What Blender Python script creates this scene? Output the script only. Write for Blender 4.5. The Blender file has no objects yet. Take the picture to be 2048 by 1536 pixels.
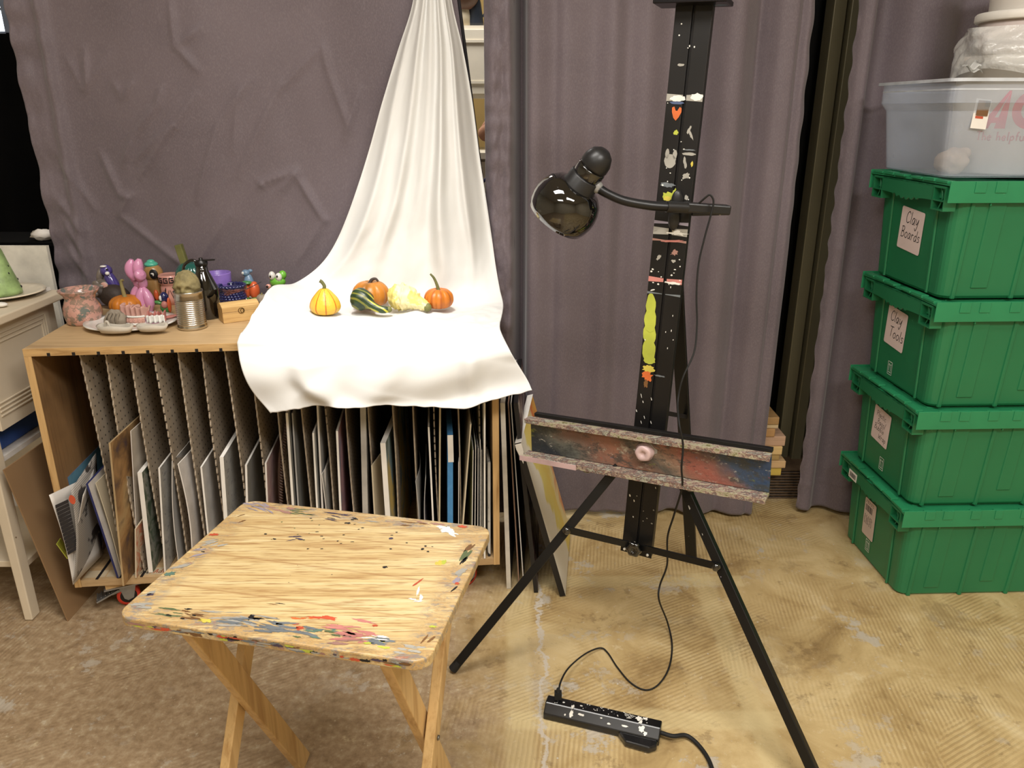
import bpy, math, random
from mathutils import Vector, Matrix, noise, Euler
R = math.radians
col = bpy.context.scene.collection
random.seed(7)
# ------------------------------------------------------------ camera geometry
TH = R(19.6); FPX = 1540.0; CH = 1.45
cT, sT = math.cos(TH), math.sin(TH)
def ray(px, py):
    a = (px-1024)/FPX; b = (768-py)/FPX
    return Vector((a, cT+b*sT, -sT+b*cT))
def Pz(px, py, z):
    r = ray(px, py); t = (z-CH)/r.z
    return Vector((r.x*t, r.y*t, z))
def Py(px, py, Y):
    r = ray(px, py); t = Y/r.y
    return Vector((r.x*t, Y, CH+r.z*t))
def Pp(px, py, p0, n):
    r = ray(px, py); o = Vector((0, 0, CH))
    t = (Vector(p0)-o).dot(n)/r.dot(n)
    return o+r*t
cam_d = bpy.data.cameras.new('camera'); cam = bpy.data.objects.new('camera', cam_d)
col.objects.link(cam); cam.location = (0, 0, CH); cam.rotation_euler = (R(90)-TH, 0, 0)
cam_d.sensor_width = 36; cam_d.lens = FPX/2048*36; cam_d.clip_start = .02
bpy.context.scene.camera = cam
# ------------------------------------------------------------ materials
def S(r, g, b):
    f = lambda v: (v/255/12.92) if v/255 <= .04045 else ((v/255+.055)/1.055)**2.4
    return (f(r), f(g), f(b), 1)
class NT:
    def __init__(s, name):
        s.mat = bpy.data.materials.new(name); s.mat.use_nodes = True
        s.t = s.mat.node_tree; s.b = s.t.nodes['Principled BSDF']; s.L = s.t.links
        s.tc = s.t.nodes.new('ShaderNodeTexCoord'); s.co = s.tc.outputs['Object']
    def n(s, typ): return s.t.nodes.new(typ)
    def put(s, sock, v):
        if isinstance(v, bpy.types.NodeSocket): s.L.new(v, sock)
        else:
            try: sock.default_value = v
            except Exception: sock.default_value = v[:3]
    def map(s, scale=(1, 1, 1), rot=(0, 0, 0), loc=(0, 0, 0), vec=None):
        m = s.n('ShaderNodeMapping'); s.L.new(vec or s.co, m.inputs[0])
        m.inputs['Scale'].default_value = scale; m.inputs['Rotation'].default_value = rot; m.inputs['Location'].default_value = loc
        return m.outputs[0]
    def noise(s, scale, detail=3, vec=None, rough=.55, dist=0, color=False):
        m = s.n('ShaderNodeTexNoise'); s.L.new(vec or s.co, m.inputs['Vector'])
        m.inputs['Scale'].default_value = scale; m.inputs['Detail'].default_value = detail
        m.inputs['Roughness'].default_value = rough; m.inputs['Distortion'].default_value = dist
        return m.outputs['Color' if color else 'Fac']
    def vor(s, scale, vec=None, feat='F1', out='Distance'):
        m = s.n('ShaderNodeTexVoronoi'); m.feature = feat; s.L.new(vec or s.co, m.inputs['Vector'])
        m.inputs['Scale'].default_value = scale
        return m.outputs[out]
    def ramp(s, fac, stops, interp='LINEAR'):
        m = s.n('ShaderNodeValToRGB'); s.put(m.inputs[0], fac); e = m.color_ramp.elements; m.color_ramp.interpolation = interp
        while len(e) < len(stops): e.new(.5)
        for el, (p, c) in zip(e, stops):
            el.position = p; el.color = c if not isinstance(c, (int, float)) else (c, c, c, 1)
        return m.outputs[0]
    def mix(s, f, a, b, mode='MIX'):
        m = s.n('ShaderNodeMix'); m.data_type = 'RGBA'; m.blend_type = mode
        s.put(m.inputs[0], f); s.put(m.inputs[6], a); s.put(m.inputs[7], b)
        return m.outputs[2]
    def math(s, op, a, b=0.0, c=0.0):
        m = s.n('ShaderNodeMath'); m.operation = op
        s.put(m.inputs[0], a); s.put(m.inputs[1], b); s.put(m.inputs[2], c)
        return m.outputs[0]
    def sep(s, vec=None):
        m = s.n('ShaderNodeSeparateXYZ'); s.L.new(vec or s.co, m.inputs[0]); return m.outputs
    def bump(s, h, st=.3, d=.01):
        m = s.n('ShaderNodeBump'); m.inputs['Strength'].default_value = st; m.inputs['Distance'].default_value = d
        s.L.new(h, m.inputs['Height']); s.L.new(m.outputs[0], s.b.inputs['Normal'])
    def set(s, **k):
        for a, v in k.items(): s.put(s.b.inputs[a.replace('_', ' ')], v)
        return s.mat
def mat(name, c, rough=.6, metal=0, var=.12, ns=14, bump=0, bs=60, coat=0, spots=(), spec=.5, stretch=(1, 1, 1), sub=0):
    t = NT(name); c2 = tuple(v*(1-var*2) for v in c[:3])+(1,); c1 = tuple(min(1, v*(1+var)) for v in c[:3])+(1,)
    vec = t.map(stretch) if stretch != (1, 1, 1) else None
    o = t.ramp(t.noise(ns, 4, vec), [(.3, c2), (.7, c1)])
    for i, (sc, s_, th) in enumerate(spots):
        m = t.ramp(t.noise(s_, 3, t.map(loc=(i*3.1+1, i*1.7, i*2.3)), .6), [(th, 0), (th+.025, 1)])
        o = t.mix(m, o, sc)
    if bump: t.bump(t.noise(bs, 4), bump, .004)
    t.set(Base_Color=o, Roughness=rough, Metallic=metal, Coat_Weight=coat, Specular_IOR_Level=spec)
    if sub: t.set(Subsurface_Weight=sub)
    return t.mat
def wood(name, a, b, axis=0, sc=1.0, rough=.5, dirt=0, paint=()):
    t = NT(name); st = [22, 22, 22]; st[axis] = 1.3
    v = t.map(tuple(x*sc for x in st)); n1 = t.noise(1.6, 6, v, .62, .6)
    st2 = [120, 120, 120]; st2[axis] = 6
    n2 = t.noise(1, 3, t.map(tuple(st2)), .6)
    o = t.ramp(n1, [(.3, b), (.5, a), (.72, tuple(min(1, x*1.12) for x in a[:3])+(1,))])
    o = t.mix(t.ramp(n2, [(.52, 0), (.7, .4)]), o, b)
    if dirt: o = t.mix(t.math('MULTIPLY', t.ramp(t.noise(5, 5), [(.45, 0), (.75, 1)]), dirt), o, S(70, 52, 38))
    for i, (c, s_, th) in enumerate(paint):
        m = t.ramp(t.noise(s_, 3, t.map((1, 1, 1), loc=(i*2.1, i*4, 1)), .65), [(th, 0), (th+.02, 1)])
        o = t.mix(m, o, c)
    t.bump(n2, .15, .002)
    return t.set(Base_Color=o, Roughness=rough)
def emis(name, c, st):
    t = NT(name); t.set(Base_Color=c, Emission_Color=c, Emission_Strength=st); return t.mat
def flat(name, c, rough=.6): return mat(name, c, rough, var=.04)
M = {}
M['white'] = flat('white_paint', S(232, 228, 220)); M['black'] = mat('black_plastic', S(16, 16, 17), .35, var=.1)
M['gloss_black'] = mat('gloss_black_enamel', S(9, 9, 9), .06, var=.02, coat=1, spec=.7)
M['rubber'] = mat('black_rubber', S(18, 18, 18), .7); M['ink'] = flat('dark_ink', S(38, 34, 34), .8)
M['metal'] = mat('brushed_steel', S(190, 188, 182), .3, 1, var=.1); M['screw'] = mat('dull_metal', S(130, 128, 120), .45, .8)
M['paper'] = mat('paper', S(222, 216, 208), .8, var=.04, ns=6); M['cream'] = mat('cream_board', S(205, 192, 165), .8, var=.06, ns=5)
M['greyp'] = mat('grey_paper', S(176, 174, 170), .8, var=.08, ns=5)
def palette(k, *c): M[k] = mat(k, S(*c), .5, var=.12, ns=12)
for k, c in dict(p_white=(236, 234, 226), p_black=(22, 20, 22), p_red=(196, 84, 54), p_orange=(220, 112, 56), p_yellow=(214, 196, 84),
                 p_lime=(186, 194, 74), p_blue=(82, 98, 132), p_steel=(112, 118, 122), p_lav=(158, 150, 164), p_mauve=(164, 124, 112),
                 p_pink=(200, 130, 122), p_green=(94, 108, 72), p_teal=(94, 122, 108), p_grey=(166, 163, 154), p_purple=(78, 66, 84), p_brown=(120, 84, 48)).items():
    palette(k, *c)
# ------------------------------------------------------------ mesh builder
class MB:
    def __init__(s): s.v = []; s.f = []; s.mi = []; s.sm = []
    def add(s, vs, fs, m=0, smooth=False, T=None):
        o = len(s.v)
        s.v += [(T @ Vector(v)) if T else Vector(v) for v in vs]
        for f in fs: s.f.append([o+i for i in f]); s.mi.append(m); s.sm.append(smooth)
        return s
    def box(s, c, d, rot=None, m=0, T=None, taper=None):
        x, y, z = d[0]/2, d[1]/2, d[2]/2; tx, ty = taper or (1, 1)
        vs = [Vector((a*x*(tx if k > 0 else 1), b*y*(ty if k > 0 else 1), k*z)) for k in (-1, 1) for b in (-1, 1) for a in (-1, 1)]
        Q = Matrix.Translation(Vector(c)) @ (Euler(rot).to_matrix().to_4x4() if rot else Matrix())
        if T: Q = T @ Q
        return s.add(vs, [(0, 2, 3, 1), (4, 5, 7, 6), (0, 1, 5, 4), (2, 6, 7, 3), (0, 4, 6, 2), (1, 3, 7, 5)], m, False, Q)
    def bb(s, p0, p1, m=0, T=None):
        p0 = Vector(p0); p1 = Vector(p1); return s.box((p0+p1)/2, p1-p0, m=m, T=T)
    def merge(s, o, off):
        n = len(s.v); s.v += o.v; s.f += [[n+i for i in f] for f in o.f]; s.mi += [m+off for m in o.mi]; s.sm += o.sm; return s
    def bar(s, a, b, w, t, up=(0, 0, 1), m=0, w2=None):
        a = Vector(a); b = Vector(b); d = (b-a).normalized(); x = d.cross(Vector(up)).normalized(); y = x.cross(d).normalized(); w2 = w2 or w
        vs = [a-x*w/2-y*t/2, a+x*w/2-y*t/2, a+x*w/2+y*t/2, a-x*w/2+y*t/2, b-x*w2/2-y*t/2, b+x*w2/2-y*t/2, b+x*w2/2+y*t/2, b-x*w2/2+y*t/2]
        return s.add(vs, [(3, 2, 1, 0), (4, 5, 6, 7), (0, 1, 5, 4), (1, 2, 6, 5), (2, 3, 7, 6), (3, 0, 4, 7)], m)
    def tube(s, pts, r, n=12, m=0, cap=True, T=None, flat=1):
        pts = [Vector(p) for p in pts]; N = len(pts); rs = r if isinstance(r, (list, tuple)) else [r]*N
        vs = []; u = None
        for i, p in enumerate(pts):
            d = (pts[min(i+1, N-1)]-pts[max(i-1, 0)]).normalized()
            if u is None: u = d.orthogonal().normalized()
            u = (u-d*u.dot(d)).normalized(); w = d.cross(u)
            for k in range(n):
                a = 2*math.pi*k/n; vs.append(p+(u*math.cos(a)+w*math.sin(a)*flat)*rs[i])
        fs = [(i*n+k, i*n+(k+1) % n, (i+1)*n+(k+1) % n, (i+1)*n+k) for i in range(N-1) for k in range(n)]
        s.add(vs, fs, m, True, T)
        if cap:
            s.add(vs[:n][::-1], [tuple(range(n))], m, False, T); s.add(vs[-n:], [tuple(range(n))], m, False, T)
        return s
    def lathe(s, prof, n=40, c=(0, 0, 0), m=0, T=None, fn=None, sm=True):
        vs = []; c = Vector(c)
        for r, z in prof:
            for k in range(n):
                a = 2*math.pi*k/n; rr = r*(fn(a, z) if fn else 1)
                vs.append(c+Vector((rr*math.cos(a), rr*math.sin(a), z)))
        N = len(prof)
        fs = [(i*n+k, i*n+(k+1) % n, (i+1)*n+(k+1) % n, (i+1)*n+k) for i in range(N-1) for k in range(n)]
        if prof[0][0] > 1e-4: fs.append(tuple(range(n))[::-1])
        if prof[-1][0] > 1e-4: fs.append(tuple((N-1)*n+k for k in range(n)))
        return s.add(vs, fs, m, sm, T)
    def ell(s, c, r, rot=None, m=0, T=None, n=20, fn=None):
        if isinstance(r, (int, float)): r = (r, r, r)
        Q = Matrix.Translation(Vector(c)) @ (Euler(rot).to_matrix().to_4x4() if rot else Matrix())
        if T: Q = T @ Q
        vs = []; h = n*2//3
        for i in range(h+1):
            ph = math.pi*i/h-math.pi/2
            for k in range(n):
                a = 2*math.pi*k/n; d = Vector((math.cos(ph)*math.cos(a), math.cos(ph)*math.sin(a), math.sin(ph)))
                q = fn(d) if fn else 1
                vs.append(Vector((d.x*r[0]*q, d.y*r[1]*q, d.z*r[2]*q)))
        fs = [(i*n+k, i*n+(k+1) % n, (i+1)*n+(k+1) % n, (i+1)*n+k) for i in range(h) for k in range(n)]
        return s.add(vs, fs, m, True, Q)
    def grid(s, fn, nu, nv, m=0, smooth=True, T=None, mfn=None):
        vs = [fn(i/nu, j/nv) for j in range(nv+1) for i in range(nu+1)]
        o = len(s.v); s.v += [(T @ Vector(v)) if T else Vector(v) for v in vs]
        for j in range(nv):
            for i in range(nu):
                a = j*(nu+1)+i; s.f.append([o+a, o+a+1, o+a+nu+2, o+a+nu+1]); s.mi.append(mfn((i+.5)/nu, (j+.5)/nv) if mfn else m); s.sm.append(smooth)
        return s
    def slab(s, pts, off, m=0, T=None, ms=None):          # polygon extruded by a vector
        pts = [Vector(p) for p in pts]; n = len(pts); off = Vector(off)
        s.add(pts+[p+off for p in pts], [tuple(range(n))[::-1]], m, False, T)
        o = len(s.v)-2*n
        s.f.append([o+n+i for i in range(n)]); s.mi.append(m if ms is None else ms); s.sm.append(False)
        for i in range(n):
            s.f.append([o+i, o+(i+1) % n, o+n+(i+1) % n, o+n+i]); s.mi.append(m if ms is None else ms); s.sm.append(False)
        return s
    def blob(s, c, U, V, w, h, ang=0, m=0, seed=0, jag=.35, n=18):
        rnd = random.Random(seed); c = Vector(c); U = Vector(U); V = Vector(V); pts = []
        for k in range(n):
            a = 2*math.pi*k/n; q = 1-jag*rnd.random(); x = math.cos(a)*w/2*q; y = math.sin(a)*h/2*q
            pts.append(c+U*(x*math.cos(ang)-y*math.sin(ang))+V*(x*math.sin(ang)+y*math.cos(ang)))
        s.add([c]+pts, [(0, 1+k, 1+(k+1) % n) for k in range(n)], m)
        return s
wo = {}
def worg(o):
    v = Vector((0, 0, 0))
    while o is not None: v = v+Vector(wo.get(o.name, (0, 0, 0))); o = None
    return v
def obj(name, mb, mats, parent=None, bev=0, org=None, sub=0, solid=0):
    base = worg(parent) if parent else Vector((0, 0, 0))
    if parent is None:
        if org is None:
            xs = [v.x for v in mb.v]; ys = [v.y for v in mb.v]; zs = [v.z for v in mb.v]
            org = Vector(((min(xs)+max(xs))/2, (min(ys)+max(ys))/2, min(zs)))
        base = Vector(org)
    me = bpy.data.meshes.new(name)
    me.from_pydata([tuple(v-base) for v in mb.v], [], mb.f)
    for m in (mats if isinstance(mats, (list, tuple)) else [mats]): me.materials.append(M[m] if isinstance(m, str) else m)
    me.polygons.foreach_set('material_index', mb.mi); me.polygons.foreach_set('use_smooth', mb.sm)
    me.validate(); me.update()
    o = bpy.data.objects.new(name, me); col.objects.link(o); wo[o.name] = tuple(base)
    if parent: o.parent = parent
    else: o.location = base
    if solid: q = o.modifiers.new('s', 'SOLIDIFY'); q.thickness = solid; q.offset = 0
    if bev: q = o.modifiers.new('b', 'BEVEL'); q.width = bev; q.segments = 2; q.limit_method = 'ANGLE'
    if sub: q = o.modifiers.new('u', 'SUBSURF'); q.levels = q.render_levels = sub
    return o
def tag(o, label, cat, group=None):
    o['label'] = label; o['category'] = cat
    if group: o['group'] = group
    return o
def thing(name, label, cat, loc=(0, 0, 0), group=None):
    o = bpy.data.objects.new(name, None); o.empty_display_size = .05; col.objects.link(o); o.location = loc; wo[o.name] = tuple(loc)
    return tag(o, label, cat, group)
def local(name, label, cat, group=None): return thing(name, label, cat, (0, 0, 0), group)
def place(o, loc, rz=0, s=1, rx=0, ry=0):
    o.location = loc; o.rotation_euler = (rx, ry, rz); o.scale = (s, s, s); return o
def struct(name, mb, m, **k):
    o = obj(name, mb, m, **k); o['kind'] = 'structure'; return o
def cr(pts, n):                       # Catmull-Rom through points
    pts = [Vector(p) for p in pts]; P = [pts[0]*2-pts[1]]+pts+[pts[-1]*2-pts[-2]]; out = []
    for i in range(1, len(P)-2):
        for k in range(n):
            t = k/n; a, b, c, d = P[i-1:i+3]
            out.append(.5*((2*b)+(c-a)*t+(2*a-5*b+4*c-d)*t*t+(3*b-a-3*c+d)*t**3))
    return out+[pts[-1]]
def fbm(x, y, z=0, o=3):
    v = 0; a = 1
    for i in range(o): v += a*noise.noise(Vector((x, y, z))*(2**i)); a *= .5
    return v
# ------------------------------------------------------------ hand lettering
GL = {
 'C': (.62, [[(.58, .8), (.42, .97), (.18, .85), (.05, .5), (.14, .12), (.35, 0), (.6, .14)]]),
 'l': (.2, [[(.12, 1), (.08, .3), (.12, 0)]]), 'i': (.22, [[(.1, .55), (.1, 0)], [(.1, .75), (.12, .8)]]),
 'a': (.5, [[(.42, .5), (.2, .55), (.05, .3), (.12, .03), (.3, .08), (.42, .5), (.4, .1), (.5, 0)]]),
 'y': (.5, [[(.06, .55), (.1, .2), (.25, .12), (.42, .5)], [(.44, .55), (.36, -.1), (.2, -.42), (.04, -.25)]]),
 'B': (.6, [[(.12, 1), (.08, 0)], [(.02, .95), (.35, 1), (.48, .8), (.35, .58), (.12, .52), (.42, .48), (.55, .25), (.38, .02), (.04, 0)]]),
 'o': (.5, [[(.25, .55), (.07, .4), (.08, .1), (.25, 0), (.42, .14), (.42, .42), (.25, .55)]]),
 'r': (.42, [[(.08, .55), (.1, 0)], [(.1, .35), (.22, .52), (.38, .5)]]),
 'd': (.52, [[(.4, .45), (.2, .52), (.05, .25), (.16, 0), (.34, .08), (.42, .3)], [(.44, 1), (.42, .3), (.46, 0)]]),
 's': (.42, [[(.36, .5), (.16, .55), (.08, .4), (.3, .25), (.32, .08), (.06, .02)]]),
 'T': (.6, [[(.0, .95), (.6, 1)], [(.3, .97), (.28, 0)]]), 'P': (.55, [[(.1, 1), (.08, 0)], [(.02, .95), (.4, .95), (.48, .7), (.3, .5), (.1, .48)]]),
 't': (.35, [[(.18, .9), (.15, .1), (.28, 0)], [(.02, .6), (.34, .6)]]), 'c': (.42, [[(.36, .48), (.18, .55), (.06, .28), (.16, .02), (.38, .08)]]),
 'g': (.5, [[(.4, .5), (.2, .55), (.06, .3), (.18, .05), (.38, .15), (.42, .5), (.36, -.2), (.2, -.4), (.05, -.3)]]),
 '/': (.35, [[(.32, 1.05), (0, -.2)]]), 'u': (.5, [[(.06, .55), (.08, .12), (.25, 0), (.42, .2), (.42, .55), (.44, 0)]]),
 'b': (.5, [[(.08, 1), (.08, 0)], [(.08, .3), (.25, .52), (.42, .3), (.3, .02), (.08, .08)]]),
 'e': (.48, [[(.08, .28), (.4, .32), (.3, .54), (.12, .45), (.06, .2), (.2, 0), (.42, .1)]]),
 'W': (.8, [[(.04, .8), (.18, 0), (.38, .6), (.55, 0), (.76, .9)]]), 'p': (.5, [[(.08, .5), (.06, -.4)], [(.08, .35), (.28, .54), (.42, .3), (.28, .04), (.08, .1)]]),
 'h': (.5, [[(.08, 1), (.08, 0)], [(.08, .3), (.25, .5), (.4, .35), (.42, 0)]]), 'A': (.6, [[(.04, 0), (.3, 1), (.52, 0)], [(.12, .4), (.46, .4)]]),
 'f': (.35, [[(.34, .95), (.2, .95), (.15, .7), (.14, 0)], [(.02, .55), (.3, .55)]]), 'M': (.7, [[(.06, 0), (.1, .9), (.35, .3), (.6, .9), (.64, 0)]]),
 'n': (.5, [[(.08, .55), (.08, 0)], [(.08, .3), (.25, .52), (.42, .35), (.42, 0)]]), ' ': (.35, [])}
def write(mb, text, o, U, V, h, w=.07, m=0, slant=.12):
    o = Vector(o); U = Vector(U).normalized(); V = Vector(V).normalized(); N = U.cross(V); x = 0
    for ch in text:
        ww, strokes = GL.get(ch, GL[' '])
        for st in strokes:
            pts = cr([Vector((a, b, 0)) for a, b in st], 3) if len(st) > 2 else [Vector((a, b, 0)) for a, b in st]
            P = [o+U*((p.x+x+slant*p.y)*h)+V*(p.y*h) for p in pts]
            for i in range(len(P)-1):
                d = (P[i+1]-P[i]); L = d.length
                if L < 1e-6: continue
                d /= L; q = N.cross(d)*w*h/2; e = d*w*h*.3
                mb.add([P[i]-q-e, P[i+1]-q+e, P[i+1]+q+e, P[i]+q-e], [(0, 1, 2, 3)], m)
        x += ww+.08
    return mb
# ============================================================ SETTING
def floor_mat():
    t = NT('worn_glue_floor'); o = t.co; w = t.sep(o)
    big = t.noise(1.1, 4, None, .6); mid = t.noise(4.5, 6, None, .65, .8); fine = t.noise(38, 5, None, .7)
    c = t.ramp(mid, [(.3, S(150, 124, 82)), (.42, S(182, 156, 108)), (.55, S(200, 176, 128)), (.72, S(216, 196, 152))])
    # trowel ridges, in patches with different directions
    def wave(ang, s):
        m = t.n('ShaderNodeTexWave'); m.bands_direction = 'X'; t.L.new(t.map(rot=(0, 0, ang)), m.inputs[0])
        m.inputs['Scale'].default_value = s; m.inputs['Distortion'].default_value = 1.5; m.inputs['Detail'].default_value = 2; m.inputs['Detail Scale'].default_value = .6
        return m.outputs['Fac']
    pt = t.ramp(t.noise(1.7, 2, t.map(loc=(4, 2, 0))), [(.48, 0), (.52, 1)])
    wv = t.mix(pt, t.mix(.5, wave(R(8), 26), wave(R(8), 26)), wave(R(62), 26))
    rm = t.ramp(t.noise(2.6, 4, t.map(loc=(9, 1, 0))), [(.42, 0), (.58, 1)])
    ridge = t.math('MULTIPLY', t.ramp(wv, [(.35, 0), (.8, 1)]), rm)
    c = t.mix(t.math('MULTIPLY', ridge, .42), c, S(140, 112, 70))
    # grey-brown scuffed zone on the left and in patches
    gz = t.math('MULTIPLY_ADD', w[0], -1.25, t.math('MULTIPLY', mid, .9)); gz = t.math('ADD', gz, t.math('MULTIPLY', big, .5))
    gm = t.ramp(gz, [(.62, 0), (.98, .9)])
    gc = t.ramp(fine, [(.3, S(124, 102, 78)), (.5, S(156, 132, 104)), (.62, S(172, 152, 124)), (.75, S(196, 184, 162))])
    c = t.mix(gm, c, gc)
    lp = t.ramp(t.noise(6.5, 8, t.map(loc=(2, 5, 0)), .72), [(.57, 0), (.60, .8)])
    lm = t.math('MULTIPLY', lp, t.ramp(t.noise(2.0, 2, t.map(loc=(7, 7, 0))), [(.42, .15), (.6, 1)]))
    c = t.mix(lm, c, S(188, 180, 166))
    dk = t.ramp(t.noise(3.2, 7, t.map(loc=(1, 8, 3)), .7), [(.62, 0), (.68, .35)]); c = t.mix(dk, c, S(112, 88, 58))
    fl = t.noise(48, 6, t.map((1, .8, 1), loc=(4, 4, 4)), .8); c = t.mix(t.ramp(fl, [(.60, 0), (.66, .55)]), c, S(214, 202, 176)); c = t.mix(t.ramp(fl, [(.30, .5), (.37, 0)]), c, S(104, 82, 56))
    bl = t.noise(9, 7, t.map((1, 1, 1), loc=(6, 2, 9)), .75); c = t.mix(t.ramp(bl, [(.58, 0), (.63, .45)]), c, S(120, 96, 64)); c = t.mix(t.ramp(bl, [(.34, .5), (.40, 0)]), c, S(216, 200, 162))
    # pale stripes where tile joints were, and the crack running away from the camera
    wx = t.math('ADD', w[0], t.math('MULTIPLY', t.math('SUBTRACT', mid, .5), .05)); wy = t.math('ADD', w[1], t.math('MULTIPLY', t.math('SUBTRACT', mid, .5), .05))
    def line(coord, pos, hw):
        return t.ramp(t.math('ABSOLUTE', t.math('SUBTRACT', coord, pos)), [(hw*.8, 1), (hw*1.25, 0)])
    def rng(coord, a, b): return t.math('MULTIPLY', t.math('GREATER_THAN', coord, a), t.math('LESS_THAN', coord, b))
    for L, k in ((t.math('MULTIPLY', line(wy, 2.15, .028), rng(wx, .1, .75)), .45), (t.math('MULTIPLY', line(wy, 1.545, .030), rng(wx, .0, .72)), .5),
                 (t.math('MULTIPLY', line(wx, .62, .030), rng(wy, 1.3, 2.2)), .4), (t.math('MULTIPLY', line(wx, .02, .035), rng(wy, 1.2, 2.1)), .35)):
        c = t.mix(t.math('MULTIPLY', L, k), c, S(216, 198, 150))
    cx = t.math('ADD', w[0], t.math('MULTIPLY', t.math('SUBTRACT', t.noise(5, 7, None, .75), .5), .16))
    ck = t.math('MULTIPLY', line(cx, .085, .006), rng(w[1], 1.0, 2.15)); c = t.mix(t.math('MULTIPLY', ck, .8), c, S(200, 192, 180))
    sp = t.ramp(t.vor(16, t.map(loc=(3, 3, 0))), [(.035, 1), (.05, 0)]); c = t.mix(t.math('MULTIPLY', sp, .7), c, S(206, 202, 192))
    h = t.math('ADD', t.math('MULTIPLY', ridge, .6), t.math('ADD', fine, t.math('MULTIPLY', lm, 1.0)))
    t.bump(h, .35, .003)
    return t.set(Base_Color=c, Roughness=t.ramp(fine, [(.3, .36), (.7, .6)]))
fm = floor_mat()
XL, XR, YF, YB, ZC = -3.4, 3.2, -2.6, 5.2, 2.9
struct('floor', MB().bb((XL, YF, -.05), (XR, YB, 0)), fm, org=(0, 0, 0))
M['wallc'] = mat('cream_wall', S(206, 196, 172), .8, var=.04, ns=2); M['ochre'] = mat('ochre_wall', S(178, 150, 92), .8, var=.06, ns=2)
M['ceil'] = mat('ceiling_tile', S(215, 210, 200), .9, var=.03)
struct('wall_left', MB().bb((XL-.1, YF, 0), (XL, YB, ZC)), 'wallc')
struct('wall_right', MB().bb((XR, YF, 0), (XR+.1, YB, ZC)), 'wallc')
struct('wall_front', MB().bb((XL, YF-.1, 0), (XR, YF, ZC)), 'wallc')
struct('wall_back', MB().bb((XL, YB, 0), (XR, YB+.1, ZC)), 'ochre')
struct('ceiling', MB().bb((XL, YF, ZC), (XR, YB, ZC+.1)), 'ceil')
# dark storefront behind the right curtains
M['olive'] = mat('olive_aluminium', S(118, 112, 88), .4, .2, var=.12, ns=5, stretch=(1, 1, .2)); M['dkglass'] = mat('dark_glass', S(9, 9, 10), .3, var=.1, coat=.3)
M['black_cloth'] = mat('black_cloth', S(7, 7, 8), .95, var=.2, ns=4, spec=.1)
w = MB().bb((.16, 2.98, 0), (XR, 3.04, ZC)); o = struct('window_1', w, 'dkglass')
post = Py(1648, 120, 2.86)
px0 = Py(1655, 120, 2.84).x+.055
def postmb():
    m = MB(); m.bb((px0-.055, 2.84, 0), (px0-.012, 2.92, ZC)); m.bb((px0-.012, 2.87, 0), (px0-.004, 2.92, ZC)); m.bb((px0-.004, 2.82, 0), (px0+.035, 2.92, ZC)); m.bb((px0+.035, 2.85, 0), (px0+.13, 2.93, ZC)); return m
pt = struct('trim_1', postmb(), 'olive', bev=.003)
for z in (.35, .75, 1.12, 1.33, 1.58, 1.9):
    mb = MB().lathe([(.009, 0), (.009, .003), (.005, .006)], 16, T=Matrix.Translation((px0+.062, 2.85, z)) @ Matrix.Rotation(R(90), 4, 'X'))
    obj('screw', mb, 'screw', pt)
# ribbed dark brown kick step
def ribm():
    t = NT('ribbed_brown_vinyl'); z = t.sep()[2]
    wv = t.math('SINE', t.math('MULTIPLY', z, 520)); n = t.noise(60, 3)
    c = t.ramp(t.math('MULTIPLY_ADD', wv, .3, n), [(.2, S(26, 18, 12)), (.75, S(96, 76, 56))])
    t.bump(wv, .6, .003); return t.set(Base_Color=c, Roughness=.7)
struct('baseboard_back', MB().bb((.16, 2.72, 0), (XR, 2.97, .125)), ribm())
# bright window far left
wf = MB()
a = Py(-60, 8, 3.6); b = Py(24, 66, 3.6)
x0, x1, z0, z1 = -3.0, b.x, b.z, b.z+.75
o = struct('window_2', MB().bb((x0, 3.60, z0), (x1, 3.605, z1)), emis('daylight_glass', (.75, .87, 1, 1), 4.0))
g = MB()
for i in range(9): xx = x1-.003-i*.075; g.bb((xx-.004, 3.575, z0), (xx+.004, 3.597, z1))
for i in range(9): zz = z0+i*.09; g.bb((x0, 3.575, zz-.004), (x1, 3.597, zz+.004))
obj('window_grille', g, 'screw', o)
struct('trim_2', MB().bb((x0, 3.55, z0-.03), (x1+.06, 3.62, z0)).bb((x1, 3.55, 0), (x1+.06, 3.62, ZC)), flat('pale_blue_trim', S(150, 165, 195)), bev=.003)
tag(obj('backdrop_panel', MB().grid(lambda u, v: Vector((-2.6+u*(.86+.0*v), 3.05+.012*math.sin(u*30), v*Py(20, 67, 3.05).z)), 60, 4), 'black_cloth', solid=.006), 'tall black cloth panel standing behind the left curtain edge', 'panel')
# ============================================================ CURTAINS
def curtain_mat(name, k=1.0):
    t = NT(name); n = t.noise(2.2, 3); f = t.noise(420, 2, t.map((1, 1, .35)))
    c = t.ramp(n, [(.3, S(98*k, 88*k, 94*k)), (.7, S(114*k, 103*k, 109*k))])
    c = t.mix(t.ramp(f, [(.45, 0), (.7, .3)]), c, S(140*k, 130*k, 134*k))
    sp = t.math('MULTIPLY', t.ramp(t.noise(22, 5, t.map((1.0, 1, .6), loc=(2, 0, 6)), .75), [(.70, 0), (.73, .55)]), t.ramp(t.sep()[2], [(.0, 1), (1.3/3, 1), (1.6/3, 0)]))
    c = t.mix(sp, c, S(160, 150, 155))
    t.bump(f, .15, .001)
    t.set(Base_Color=c, Roughness=.62, Sheen_Weight=.25, Specular_IOR_Level=.35)
    return t.mat
CM = curtain_mat('mauve_blackout_cloth')
cre = []   # creases of the left curtain, traced on its plane: (px,py)->(px,py), height, width
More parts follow.
